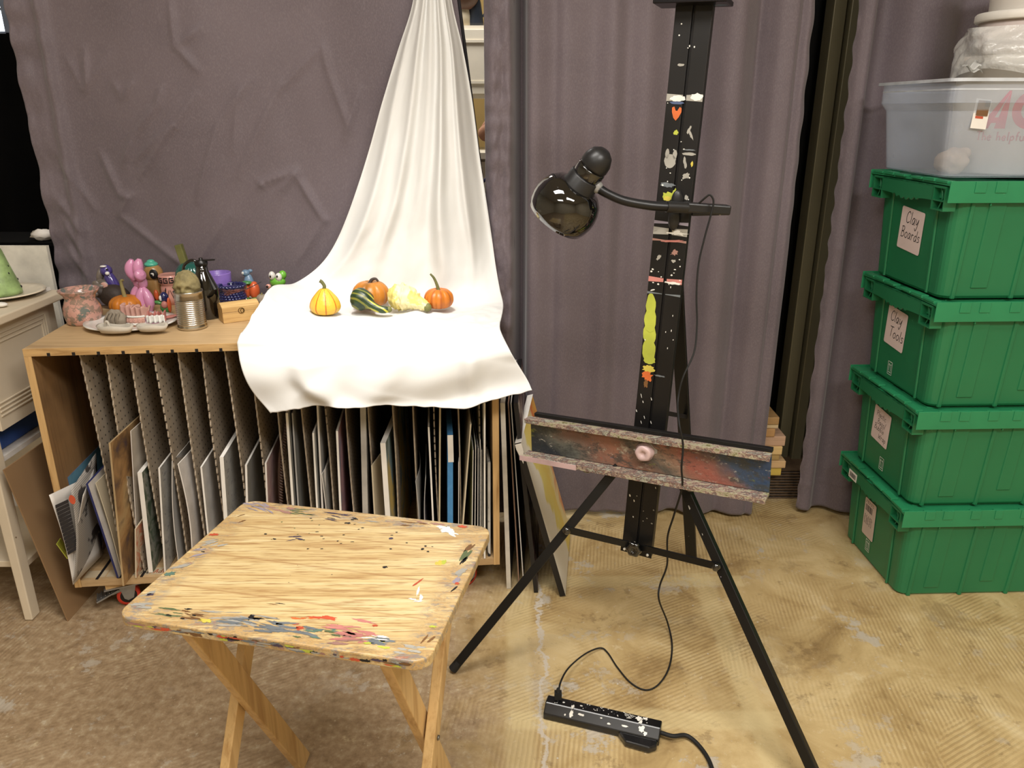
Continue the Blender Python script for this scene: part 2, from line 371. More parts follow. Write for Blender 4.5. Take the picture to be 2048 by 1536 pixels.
for s_ in [((170, 175), (165, 100), 1.2), ((165, 178), (215, 110), .9), ((245, 195), (270, 160), 1), ((240, 190), (225, 165), .7), ((330, 175), (318, 210), 1), ((320, 210), (270, 270), 1.2), ((270, 270), (248, 328), 1.5),
           ((350, 250), (275, 320), 1.2), ((350, 255), (283, 355), 1.3), ((395, 190), (350, 260), 1), ((200, 305), (240, 390), 1.4), ((240, 390), (262, 392), 1), ((262, 390), (240, 430), 1), ((240, 430), (330, 500), 1.1),
           ((330, 500), (372, 530), 1.2), ((400, 60), (360, 95), 1), ((360, 95), (400, 140), 1), ((345, 0), (355, 95), 1), ((500, 160), (440, 250), .8), ((440, 250), (400, 400), 1.2), ((640, 95), (560, 180), .9), ((645, 90), (655, 140), 1), ((655, 140), (700, 260), .9),
           ((590, 345), (530, 365), 1.2), ((590, 345), (648, 440), 1.5), ((530, 365), (520, 375), 1.2), ((595, 345), (560, 385), 1), ((720, 180), (690, 275), 1.1), ((648, 440), (600, 520), .8), ((460, 430), (380, 560), .8), ((120, 400), (165, 460), 1.6), ((130, 440), (175, 510), 1.6),
           ((135, 490), (190, 560), 1.3), ((480, 180), (470, 300), .7), ((560, 170), (480, 350), .9), ((110, 300), (190, 420), 1.0), ((130, 110), (165, 180), .6)]:
    p, q, h = s_; A = Py(p[0], p[1], 2.6); B = Py(q[0], q[1], 2.6); cre.append((A.x, A.z, B.x, B.z, h))
def crease(x, z):
    v = 0
    for ax, az, bx, bz, h in cre:
        dx, dz = bx-ax, bz-az; L2 = dx*dx+dz*dz; t = ((x-ax)*dx+(z-az)*dz)/L2; tt = min(1, max(0, t))
        ex, ez = x-ax-tt*dx, z-az-tt*dz; d = math.sqrt(ex*ex+ez*ez)
        if d > .12: continue
        L = math.sqrt(L2); sd = (ex*dz-ez*dx)/L if 0 <= t <= 1 else d
        f = math.exp(-(d/.013)**2)*.010+math.exp(-(abs(sd)/.04))*.006*(1 if sd > 0 else .2)*math.exp(-(d/.05)**2)
        v += h*f*(math.sin(math.pi*min(1, max(0, tt*.9+.05)))**.5)
    return v
def left_curtain():
    def fn(u, v):
        z = .10+v*2.5
        xl = -1.545; xr = -.06-.105*max(0, (z-.9)/.87)
        x = xl+(xr-xl)*u
        y = 2.60+.012*math.sin(x*9+.8*z)+.010*fbm(x*3, z*1.2, 1)-crease(x, z)*.6
        if u < .10:
            q = (1-u/.10); y -= .018*math.exp(-((u-.07)/.012)**2)+.006*math.sin(z*52+3*math.sin(z*7))*q+.008*fbm(x*18, z*9, 4)*q
        if u > .985: y -= .01
        return Vector((x, y, z))
    return MB().grid(fn, 340, 420)
lc_ = tag(obj('curtain', left_curtain(), CM, solid=.003, org=(-.8, 2.6, .1)), 'mauve grey curtain with diagonal creases hanging behind the white cloth', 'curtain', 'mauve curtains')
hp = [Vector((-.057-.105*max(0, (z-.9)/.87), 2.585, z)) for z in [.10+.05*i for i in range(51)]]
obj('hem', MB().tube(hp, .005, 8), mat('dark_hem', S(24, 20, 26), .8), lc_)
def mid_curtain():
    xs = [(-.085, 0), (-.06, -.02), (-.035, -.022), (-.005, -.02), (.012, .05), (.03, .085), (.045, .06), (.05, -.005), (.075, -.02), (.13, .0), (.17, -.012), (.25, .004), (.31, -.016), (.36, .004), (.42, -.010), (.49, .016), (.55, .0),
          (.59, .035), (.62, .03), (.66, -.02), (.70, -.028), (.735, .0), (.765, .03), (.79, .012), (.82, -.015), (.86, -.02), (.88, -.004), (.905, -.012), (.925, .0)]
    P = cr([Vector((x, y, 0)) for x, y in xs], 9); N = len(P)
    def fn(u, v):
        i = u*(N-1); k = min(int(i), N-2); p = P[k].lerp(P[k+1], i-k); zb = .035-.025*u
        z = zb+v*(2.55-zb)
        fl = .55+.45*min(1, z/1.2)
        if p.x < .05: fl = 1
        x = p.x+.012*math.sin(z*2)*(.5-abs(u-.5)); y = 2.58+p.y*1.25*fl+.004*fbm(x*6, z*2, 9)
        if u < .13: y += .012*fbm(x*22, z*11, 2)+.004*math.sin(z*70+5*math.sin(9*z))*(1-u/.13)
        if u > .93:
            lo = max(0, (z-.95)); x += (-.012*lo+.0025*math.sin(z*45)*min(1, lo*2))*(u-.93)/.07
            if z < .2: x -= .02*(u-.93)/.07
        return Vector((x, y, z))
    return MB().grid(fn, 300, 260)
tag(obj('curtain', mid_curtain(), CM, solid=.003, org=(.4, 2.6, .02)), 'mauve grey curtain hanging in soft vertical folds behind the black easel', 'curtain', 'mauve curtains')
def right_curtain():
    xs = [(1.035, .01), (1.05, -.012), (1.075, -.016), (1.10, .03), (1.14, .035), (1.19, -.028), (1.25, -.038), (1.31, -.012), (1.36, .018), (1.42, .0), (1.50, -.015), (1.58, .02), (1.66, -.01), (1.76, .02), (1.86, -.02), (1.96, .03), (2.06, -.02), (2.16, .02)]
    P = cr([Vector((x, y, 0)) for x, y in xs], 12); N = len(P)
    def fn(u, v):
        i = u*(N-1); k = min(int(i), N-2); p = P[k].lerp(P[k+1], i-k)
        z = .02+v*2.53; x = p.x+.03+.018*max(0, 1-z/1.6); y = 2.60+p.y*(.6+.4*min(1, z))*1.1+.004*fbm(x*5, z*2, 3)
        if u < .03: q = 1-u/.03; y += .005*math.sin(z*60+4*math.sin(5*z))*q; x += .0015*math.sin(z*70+3*math.sin(7*z))*q
        y -= .004*math.exp(-((z-.13)/.004)**2)+.003*math.exp(-((z-1.01)/.006)**2)
        return Vector((x, y, z))
    return MB().grid(fn, 240, 260)
tag(obj('curtain', right_curtain(), CM, solid=.003, org=(1.6, 2.6, .02)), 'mauve grey curtain with a puckered side seam behind the green crates', 'curtain', 'mauve curtains')
M['dkcloth'] = mat('dark_hem_cloth', S(30, 26, 32), .8)
# ============================================================ ART RACK
RO = Vector((-1.305, 1.965, 0)); RA = math.atan2(.125, 1.27)
ru = Vector((math.cos(RA), math.sin(RA), 0)); rv = Vector((-math.sin(RA), math.cos(RA), 0)); RW, RD, RZ0, RZ1 = 1.272, .48, .105, .85
RT = Matrix.Translation(RO) @ Matrix.Rotation(RA, 4, 'Z')
def Pr(px, py, off=0): return Pp(px, py, RO+rv*off, rv)
def rl(p): return RT.inverted() @ Vector(p)
rack = thing('art_rack', 'wheeled wooden art rack with pegboard dividers, half covered by the white cloth', 'rack', RO)
wd = wood('raw_plywood', S(190, 160, 118), S(158, 126, 86), 0, .5, .55, .35, [(S(120, 60, 50), 6, .80)])
wdin = wood('plywood_side', S(146, 112, 74), S(106, 78, 50), 2, .4, .6, .5)
edge = wood('plywood_edge', S(196, 160, 108), S(156, 120, 74), 0, 1.5, .5)
M['peg'] = None
def pegm():
    t = NT('grey_brown_pegboard'); v = t.map((40, 40, 40)); w_ = t.sep(v)
    fy = t.math('SUBTRACT', t.math('FRACT', w_[1]), .5); fz = t.math('SUBTRACT', t.math('FRACT', w_[2]), .5)
    d = t.math('SQRT', t.math('ADD', t.math('MULTIPLY', fy, fy), t.math('MULTIPLY', fz, fz)))
    c = t.ramp(t.noise(3, 4), [(.3, S(146, 132, 114)), (.7, S(174, 160, 140))])
    c = t.mix(t.ramp(d, [(.10, 1), (.14, 0)]), c, S(34, 28, 24))
    return t.set(Base_Color=c, Roughness=.75)
M['peg'] = pegm()
top = MB(); zt = RZ1
top.bb((0, 0, zt-.022), (RW, RD, zt), T=RT)
tp = obj('top_board', top, [wd], rack, bev=.002)
ed = MB().bb((0, -.0022, zt-.0215), (RW, -.0002, zt-.0005), T=RT)
for k in range(19): u0 = .064*(k+1); ed.bb((u0-.004, -.0032, zt-.0225), (u0+.004, -.0021, zt-.013), T=RT, m=1)
obj('edge_strip', ed, [edge, 'p_black'], rack)
obj('side_panel', MB().bb((0, 0, RZ0), (.018, RD, zt-.0225), T=RT), [wdin], rack)
obj('side_panel', MB().bb((RW-.018, 0, RZ0), (RW, RD, zt-.0225), T=RT), [wd], rack)
stw = [wood('strip', S(200, 164, 112), S(162, 124, 76), 2, 1.5)]
for xa in (-.0005, RW-.0185): obj('edge_strip', MB().bb((xa, -.002, RZ0), (xa+.019, -.0002, zt-.022), T=RT), stw, rack)
bt = MB().bb((.0185, 0, RZ0), (RW-.0185, RD, RZ0+.022), T=RT)
for k in range(18): u0 = .064*(k+1); bt.bb((u0-.004, .001, RZ0+.0222), (u0+.004, RD-.02, RZ0+.0235), T=RT, m=1)
obj('bottom_board', bt, [wd, 'p_black'], rack)
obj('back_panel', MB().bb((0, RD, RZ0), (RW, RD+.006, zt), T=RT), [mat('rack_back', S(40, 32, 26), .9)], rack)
for k in range(1, 19):
    u0 = .064*(k+1)
    if u0 > RW-.03: continue
    def fn(a, b, u0=u0, k=k):
        z = RZ0+.024+b*(zt-.024-RZ0-.024)
        yy = .036+.002*math.sin(z*2*math.pi/.025)*(1 if k < 9 else .4)+.006*math.sin(k*2.1+z*3)
        bow = .006*math.sin(math.pi*b)*math.sin(k*1.9)
        return RT @ Vector((u0+bow, yy+a*(RD-.03-yy), z))
    mb = MB().grid(fn, 3, 120, smooth=False)
    obj('divider', mb, 'peg' if k < 11 else [mat('brown_hardboard%d' % k, S(92, 76, 58), .8)] if False else 'peg', rack, solid=.004)
# name slips on the bottom board lip
nm = MB()
for k, (s_, m_) in enumerate([('Mona', 0), ('Bo', 0), ('Chloe', 0), ('Adi', 1), ('', 0), ('', 0)]):
    if not s_: continue
    p = RT @ Vector((.024+.064*k, .016, RZ0+.0225)); nm.add([RT @ Vector((.022+.064*k, .012, RZ0+.0224)), RT @ Vector((.082+.064*k, .012, RZ0+.0224)), RT @ Vector((.082+.064*k, .05, RZ0+.0224)), RT @ Vector((.022+.064*k, .05, RZ0+.0224))], [(0, 1, 2, 3)], 2)
    if k in (2, 3): write(nm, s_, p+Vector((.004, .004, .0005)), ru, rv, .020, .10, m_)
obj('name_tape', nm, ['ink', 'p_red', mat('masking_tape', S(188, 170, 140), .7)], rack)
M['wheel'] = mat('red_caster_wheel', S(214, 62, 42), .35); M['zinc'] = mat('zinc', S(170, 172, 172), .35, .8)
def caster(u, v, brake=True, ang=0):
    T = RT @ Matrix.Translation((u, v, 0)) @ Matrix.Rotation(ang, 4, 'Z')
    blk = obj('caster_block', MB().box((0, 0, .0955), (.11, .075, .018), T=T), [edge], rack)
    cz = MB().box((0, 0, .0845), (.12, .085, .004), T=T); cz.lathe([(.026, .072), (.03, .078), (.026, .082)], 20, T=T)
    for sy in (-1, 1): cz.slab([(-.022, sy*.016, .076), (.026, sy*.016, .076), (.014, sy*.016, .028), (-.002, sy*.016, .022), (-.012, sy*.016, .030)], (0, sy*.003, 0), T=T)
    br = obj('caster_bracket', cz, 'zinc', rack)
    wT = T @ Matrix.Translation((0, 0, .0335)) @ Matrix.Rotation(R(90), 4, 'X')
    wh = MB().lathe([(.024, -.012), (.0325, -.011), (.0335, -.006), (.0335, .006), (.0325, .011), (.024, .012)], 36, T=wT)
    wh.lathe([(.001, -.013), (.022, -.013), (.024, -.012), (.024, .012), (.022, .013), (.001, .013)], 30, T=wT, m=1)
    obj('caster_wheel', wh, ['wheel', 'p_black'], br)
    if brake:
        pb = MB().box((-.055, 0, .052), (.07, .045, .005), (0, R(-22), 0), T=T).box((-.03, 0, .058), (.03, .03, .012), (0, R(-15), 0), T=T)
        for k in range(4): pb.box((-.085+k*.012, 0, .0475+k*.0045), (.003, .04, .003), (0, R(-22), 0), T=T)
        obj('brake_pedal', pb, 'zinc', br, bev=.001)
caster(.12, .06, True, R(20)); caster(RW-.10, .06, False, R(40)); caster(.12, RD-.08, False); caster(RW-.10, RD-.08, False)
# ------------------------------------------------------------ sheets and canvases in the rack
def paintm(name, cols, sc=9, seed=0, rough=.6, stretch=(1, 1, 1)):
    t = NT(name); v = t.map(stretch, loc=(seed, seed*2, seed)); n = t.noise(sc, 5, v, .6, 1.2); k = len(cols)
    st = [(.28+.44*i/(k-1), S(*c)) for i, c in enumerate(cols)]
    c = t.ramp(n, st); t.bump(t.noise(80, 3), .2, .002); return t.set(Base_Color=c, Roughness=rough)
zb = RZ0+.0245
def sheet(name, cat, label, top, bot, face, dep=.36, th=.003, off=.03, edge_m=None, group=None, curve=0, clip=0, bulge=0, topslope=0, skew=0):
    A = rl(Pr(top[0], top[1], off)); B = rl(Pr(bot[0], bot[1], off)); t = (zb-A.z)/(B.z-A.z) if abs(B.z-A.z) > 1e-4 else 1
    B = A.lerp(B, t); B.z = zb; B.y = A.y = off
    def fn(a, b):
        p = B.lerp(A, b); p = Vector((p.x, off+a*dep, p.z+(topslope*a*b)))
        p.x += skew*a*dep+curve*math.sin(math.pi*b)*(1-a*.6)+bulge*math.sin(a*3.0)*b
        p.y += .0 if clip == 0 else clip*b
        return RT @ p
    mb = MB(); NU, NV = (8, 10) if (curve or bulge) else (1, 1)
    off3 = RT.to_3x3() @ Vector((-th, 0, 0))
    front = [[fn(i/NU, j/NV) for i in range(NU+1)] for j in range(NV+1)]
    mb.grid(lambda a, b: fn(a, b), NU, NV, smooth=bool(curve or bulge)); mb.grid(lambda a, b: fn(1-a, b)+off3, NU, NV, m=1, smooth=bool(curve or bulge))
    ringf = [fn(i/NU, 0) for i in range(NU+1)]+[fn(1, j/NV) for j in range(1, NV+1)]+[fn(1-i/NU, 1) for i in range(1, NU+1)]+[fn(0, 1-j/NV) for j in range(1, NV)]
    n = len(ringf); mb.add(ringf+[p+off3 for p in ringf], [(i, i+n, (i+1) % n+n, (i+1) % n) for i in range(n)], 1)
    return tag(obj(name, mb, [face, edge_m or 'paper']), label, cat, group or 'artwork filed in the rack')
sp_grey = mat('speckled_card', S(170, 168, 162), .8, spots=[(S(130, 130, 130), 60, .6)])
sheet('folder', 'folder', 'light blue folder behind the newspaper in the first rack slot', (136, 955), (176, 1150), mat('blue_folder', S(104, 150, 172), .5), .34, .004, .05, 'p_blue')
sheet('mounting_board', 'board', 'white board with dark blue edge right of the newspaper', (176, 968), (236, 1150), mat('white_card', S(214, 208, 200), .7), .36, .006, .0, mat('navy_edge', S(34, 40, 90), .6))
sheet('paper_sheet', 'paper', 'curling cream sheet beside the blue-edged board', (192, 966), (243, 1143), 'cream', .36, .002, .012, 'cream', curve=.004, bulge=.006)
sheet('painting', 'painting', 'tall tan panel smeared with green and dark paint, nearest the front', (221, 886), (247, 1155), paintm('tan_smears', [(70, 60, 76), (120, 92, 62), (168, 130, 84), (180, 150, 104), (110, 92, 70)], 12, 3, stretch=(1, .6, .5)), .46, .005, -.045, mat('tan_edge', S(176, 150, 110), .7), skew=.05)
sheet('tracing_sheet', 'paper', 'pale crumpled translucent sheet beside the tall tan painted panel', (262, 862), (277, 1130), mat('tracing_paper', S(196, 186, 172), .7), .30, .002, .03, 'paper', bulge=.008)
sheet('canvas', 'painting', 'small white canvas with dark green painted face in third slot', (284, 945), (303, 1118), paintm('green_dark', [(40, 54, 44), (84, 100, 80), (150, 150, 140), (60, 70, 60)], 20, 5), .22, .013, .02, 'white')
sheet('painted_card', 'card', 'low cream card with red and green dabs in third slot', (272, 1058), (273, 1140), paintm('dab_card', [(200, 180, 150), (206, 190, 164), (200, 120, 90), (150, 150, 90)], 26, 8), .14, .004, -.005, 'cream')
sheet('canvas_board', 'board', 'speckled grey canvas board in the fourth slot', (320, 936), (331, 1130), sp_grey, .3, .005, .012, 'white')
sheet('paper_sheet', 'paper', 'tall curling white sheet with rounded top in fifth slot', (345, 922), (360, 1140), 'greyp', .3, .002, .03, 'paper', curve=-.008, bulge=.008)
sheet('paper_sheet', 'paper', 'white sheet bowed outward in the front of fifth slot', (357, 928), (385, 1140), mat('white_sheet', S(206, 200, 194), .8), .3, .003, .0, 'paper', curve=.012, bulge=.01)
sheet('canvas_board', 'board', 'white board leaning in the sixth slot of the rack', (404, 934), (425, 1140), mat('whitish', S(200, 196, 190), .8), .3, .005, .02, 'white')
sheet('canvas', 'board', 'white canvas with thick edge in the seventh slot', (447, 914), (462, 1140), sp_grey, .3, .011, .012, 'white')
sheet('canvas_board', 'board', 'thin grey board in the eighth slot', (494, 930), (500, 1140), mat('greyboard', S(150, 148, 142), .8), .3, .006, .02, 'white')
sheet('painted_card', 'card', 'pinkish card in the ninth slot above the table corner', (533, 926), (541, 1130), paintm('pinkish', [(150, 120, 122), (176, 146, 146), (190, 170, 168)], 10, 2), .3, .005, .012, 'paper')
# braided basket rim
b0 = [Pr(566+8*math.sin(t*1.5)-10*t*t*0, 868+t*170, .06) for t in [i/30 for i in range(31)]]
mb = MB().tube(cr([Pr(573, 850, .06), Pr(562, 900, .06), Pr(559, 950, .06), Pr(562, 1010, .06), Pr(570, 1080, .06)], 14), .0055, 8)
for i in range(40):
    p = Pr(573-14*math.sin(min(1, i/39*1.2)*1.57)+(i/39)**3*8, 850+i*5.6, .055); mb.ell(p, (.008, .004, .0035), (0, R(35), 0), n=8)
tag(obj('basket_rim', mb, mat('dark_wicker', S(66, 46, 34), .6)), 'dark braided rim standing in the tenth slot', 'basket')
gs = mat('grey_streak_board', S(150, 150, 146), .7, var=.2, ns=3, stretch=(20, 8, .6))
sheet('canvas_board', 'board', 'tall grey streaked board right of the braided rim', (576, 826), (597, 1140), gs, .40, .007, .01, 'white')
sheet('canvas_board', 'board', 'tall grey board behind the streaked one', (586, 826), (606, 1140), gs, .40, .004, .03, 'greyp')
sheet('canvas_board', 'board', 'white-edged board peaking below the cloth hem in eleventh slot', (628, 866), (642, 1130), mat('ww', S(186, 186, 182), .7), .35, .005, .005, 'white')
sheet('paper_sheet', 'paper', 'thin tall pale board right of the white-edged board', (636, 800), (652, 1130), 'greyp', .35, .005, .02, 'paper')
sheet('paper_sheet', 'paper', 'short torn grey paper left of the pink painting', (644, 948), (660, 1130), 'greyp', .2, .002, .01, 'paper', curve=.004, bulge=.01)
sheet('paper_sheet', 'paper', 'second short torn paper left of the pink painting', (650, 940), (668, 1130), 'paper', .2, .002, .03, 'paper', curve=-.004)
sheet('canvas_board', 'painting', 'pink and mauve painted board with blue lower corner', (676, 862), (688, 1130), paintm('pink_mauve', [(96, 120, 148), (150, 128, 140), (176, 138, 148), (196, 158, 158)], 5, 6), .40, .006, -.005, 'white')
sheet('canvas', 'board', 'thick-edged tall grey white canvas near the middle slots', (731, 800), (738, 1130), sp_grey, .38, .016, .02, mat('grey_edge', S(176, 172, 164), .7))
sheet('canvas_board', 'board', 'short cream board left of the yellow and blue painting', (745, 931), (756, 1130), 'cream', .22, .004, .01, 'cream', skew=.25)
sheet('canvas', 'painting', 'white-edged canvas painted in yellow, grey blue and black swirls', (771, 886), (787, 1130), paintm('yellow_blue_swirl', [(40, 38, 34), (96, 106, 96), (120, 142, 150), (196, 170, 92), (150, 158, 150), (188, 172, 110)], 7, 9, stretch=(1, 1, .35)), .44, .015, -.02, 'white', skew=.11)
sheet('paper_sheet', 'paper', 'torn grey sheet right of the swirl painting', (832, 962), (838, 1130), 'greyp', .25, .002, .01, 'greyp', curve=.006, bulge=.012)
sheet('paper_sheet', 'paper', 'folded lilac grey sheet beside the torn sheet', (852, 955), (858, 1130), mat('lilac_grey', S(150, 146, 156), .8), .25, .002, .02, 'greyp', curve=-.008)
sheet('canvas_board', 'board', 'thin white-edged board leaning right in a middle slot', (859, 854), (872, 1130), mat('gb2', S(120, 118, 112), .8), .38, .005, .01, 'white')
sheet('canvas_board', 'board', 'slim cream board spattered with white, left of blue canvas', (882, 808), (880, 1130), 'cream', .38, .005, .01, mat('cream_edge', S(190, 176, 146), .7))
bc = sheet('canvas', 'painting', 'canvas with bright blue lower edge and white top', (906, 870), (906, 1130), 'p_black', .34, .0165, -.005, paintm('blue_edge', [(62, 124, 176), (70, 132, 184), (84, 142, 190)], 20, 1))
mb = MB(); A = rl(Pr(906, 870, -.0055)); B = rl(Pr(906, 924, -.0055)); mb.bb((A.x-.0165, -.0062, B.z), (A.x, -.0052, A.z), T=RT); obj('canvas_top_band', mb, 'white', bc)
sheet('paper_sheet', 'paper', 'pale sheet between the blue canvas and lime painting', (918, 924), (918, 1130), 'paper', .3, .002, .0, 'paper', bulge=.008)
sheet('canvas_board', 'painting', 'lime green and black painted board leaning right', (943, 848), (925, 1080), paintm('lime_black', [(30, 30, 24), (120, 120, 30), (186, 186, 40), (200, 196, 80)], 8, 4), .34, .004, -.005, 'cream')
for i, (xt, yt) in enumerate([(947, 900), (952, 890), (957, 896), (961, 880), (964, 900)]):
    sheet('art_card', 'card', 'one of the slim white-edged black cards packed beside the rack end', (xt, yt), (xt-3+i, 1120), 'p_black', .3, .0018, .004*i, 'white', group='slim black cards at the rack end')
sheet('canvas_board', 'board', 'tall thin white board beside the right end of the rack', (971, 806), (971, 1020), 'white', .36, .005, -.002, 'white')
sheet('canvas_board', 'board', 'low black and white board in the last slot', (981, 925), (981, 1100), mat('bw', S(200, 196, 190), .7, spots=[(S(20, 20, 22), 9, .52)]), .3, .008, .01, mat('bwe', S(190, 186, 178), .7, spots=[(S(20, 20, 22), 14, .55)]))
# newspaper folded over, pushed out of slot one
def newsm():
    t = NT('newsprint'); z = t.sep(); ln = t.math('SINE', t.math('MULTIPLY', z[2], 900)); c = t.ramp(ln, [(.3, S(150, 144, 138)), (.7, S(196, 190, 180))])
    ph = t.ramp(t.noise(9, 3), [(.5, 0), (.53, 1)]); c = t.mix(ph, c, S(58, 52, 50)); return t.set(Base_Color=c, Roughness=.8)
M['news'] = newsm()
def quadsheet(mb, c, m=0, bulge=0, n=10):   # c: bottom-front, bottom-back, top-back, top-front
    c = [Vector(p) for p in c]; nr = (c[1]-c[0]).cross(c[3]-c[0]).normalized()
    mb.grid(lambda a, b: c[0].lerp(c[1], a).lerp(c[3].lerp(c[2], a), b)+nr*bulge*math.sin(math.pi*b)*math.cos(a*1.5), n, n, m=m)
mb = MB(); F0 = lambda x, y, o_: Pr(x, y, o_)
quadsheet(mb, [F0(146, 1170, -.055), F0(205, 1110, .10), F0(172, 955, .10), F0(98, 990, -.075)], 0, .008)
quadsheet(mb, [F0(146, 1170, -.053), F0(205, 1110, .12), F0(192, 905, .14), F0(142, 980, -.055)], 1, .012)
quadsheet(mb, [F0(147, 1165, -.050), F0(207, 1105, .13), F0(193, 925, .15), F0(166, 990, -.035)], 0, -.006)
np_ = MB(); quadsheet(np_, [F0(140, 1125, -.062), F0(168, 1090, .0), F0(150, 1000, .01), F0(115, 1015, -.062)], 0, .008)
nw = tag(obj('newspaper', mb, ['paper', 'news'], solid=.0006), 'folded newspaper sticking out of the leftmost rack slot', 'newspaper')
mb = MB(); p = Pr(146, 998, -.0575); mb.blob(p+Vector((0, -.004, 0)), ru, (0, 0, 1), .018, .03, 0, 0, 3, .1); obj('red_dot', mb, 'p_red', nw)
nb = MB()
for i in range(14):
    a_ = i/14; q0 = F0(112+26*a_, 1012+100*a_, -.0745+.012*a_); q1 = F0(138+20*a_, 1000+100*a_, -.05+.01*a_)
    nb.add([q0+Vector((0, -.003, .004)), q1+Vector((0, -.003, .004)), q1+Vector((0, -.003, -.0065)), q0+Vector((0, -.003, -.0065))], [(0, 1, 2, 3)], 0)
obj('headline_block', nb, 'ink', nw)
tag(obj('yellow_folder', MB().slab([Pr(112, 1088, -.03), Pr(120, 1076, .02), Pr(140, 1110, .02), Pr(134, 1118, -.03)], (.003, 0, 0)), 'p_lime'), 'yellow folder corner under the newspaper', 'folder')
# ------------------------------------------------------------ canvases leaning right of the rack
def lean(name, label, tf, bf, th, face, edge_m, Yf=2.07, dep=.42, skew=.04):
    B = Pz(bf[0], bf[1], 0); A = Py(tf[0], tf[1], B.y-.01)
    n = Vector((-(A-B).z, 0, (A-B).x)).normalized()*-1
    n = Vector((A.z-B.z, 0, -(A.x-B.x))).normalized()   # to the right and up
    d = Vector((skew, 1, 0)).normalized()*dep
    lift = Vector((0, 0, max(0, n.z*th)+.001))
    B = B+lift-n*th; A = A-n*th
    mb = MB(); c = [B, B+d, A+d, A]
    mb.slab(c, n*th, 1); mb.mi[1] = 0
    return tag(obj(name, mb, [face, edge_m]), label, 'painting', 'canvases leaning against the rack end')
lean('canvas', 'white-edged tall canvas leaning directly against the rack side', (1010, 806), (1022, 1178), .014, 'p_black', mat('scuffed_white', S(206, 200, 188), .7))
lean('hardboard', 'thin brown board leaning just right of the white-edged canvas', (1018, 806), (1039, 1166), .004, 'p_black', mat('pinkbrown', S(150, 120, 100), .7))
lean('hardboard', 'thin black board with bright white edge line', (1023, 806), (1048, 1166), .003, 'p_black', 'white')
lean('canvas', 'black-edged canvas leaning left of the yellow flame painting', (1036, 806), (1076, 1186), .013, paintm('dk_red', [(20, 18, 20), (60, 20, 22), (200, 190, 180)], 10, 3), 'p_black')
def flamem():
    t = NT('flame_painting'); z = t.sep(); n = t.noise(8, 3, None, .5, .5)
    f = t.math('ADD', t.math('ADD', t.math('MULTIPLY', z[1], 1.8), t.math('MULTIPLY', z[2], .6)), t.math('MULTIPLY', n, .55))
    c = t.ramp(f, [(.02, S(232, 228, 218)), (.34, S(230, 224, 210)), (.38, S(224, 208, 120)), (.55, S(226, 200, 104)), (.68, S(230, 214, 160)), (.84, S(214, 100, 48)), (.95, S(222, 170, 80))])
    return t.set(Base_Color=c, Roughness=.6)
e_ = lean('canvas', 'black-framed canvas with white, yellow and orange flame painting', (1042, 886), (1131, 1194), .018, flamem(), 'p_black', dep=.40, skew=.11)
# drips of white on its top corner
mb = MB(); B = Pz(1131, 1194, 0); A = Py(1042, 886, B.y-.01); dd = Vector((.11, 1, 0)).normalized()
nn = Vector((A.z-B.z, 0, -(A.x-B.x))).normalized()
P0 = A+nn*.0005+Vector((0, 0, .003))
mb.slab([P0-nn*.019, P0+nn*.001, P0+nn*.001+dd*.40, P0-nn*.019+dd*.40], (0, 0, .0015))
mb.slab([A-nn*.0185+Vector((0, -.001, 0)), A+nn*.0005+Vector((0, -.001, 0)), A.lerp(B, .05)+nn*.0005+Vector((0, -.001, 0)), A.lerp(B, .12)-nn*.010+Vector((0, -.001, 0)), A.lerp(B, .03)-nn*.0185+Vector((0, -.001, 0))], (0, -.0008, 0))
obj('paint_drip', mb, 'white', e_)
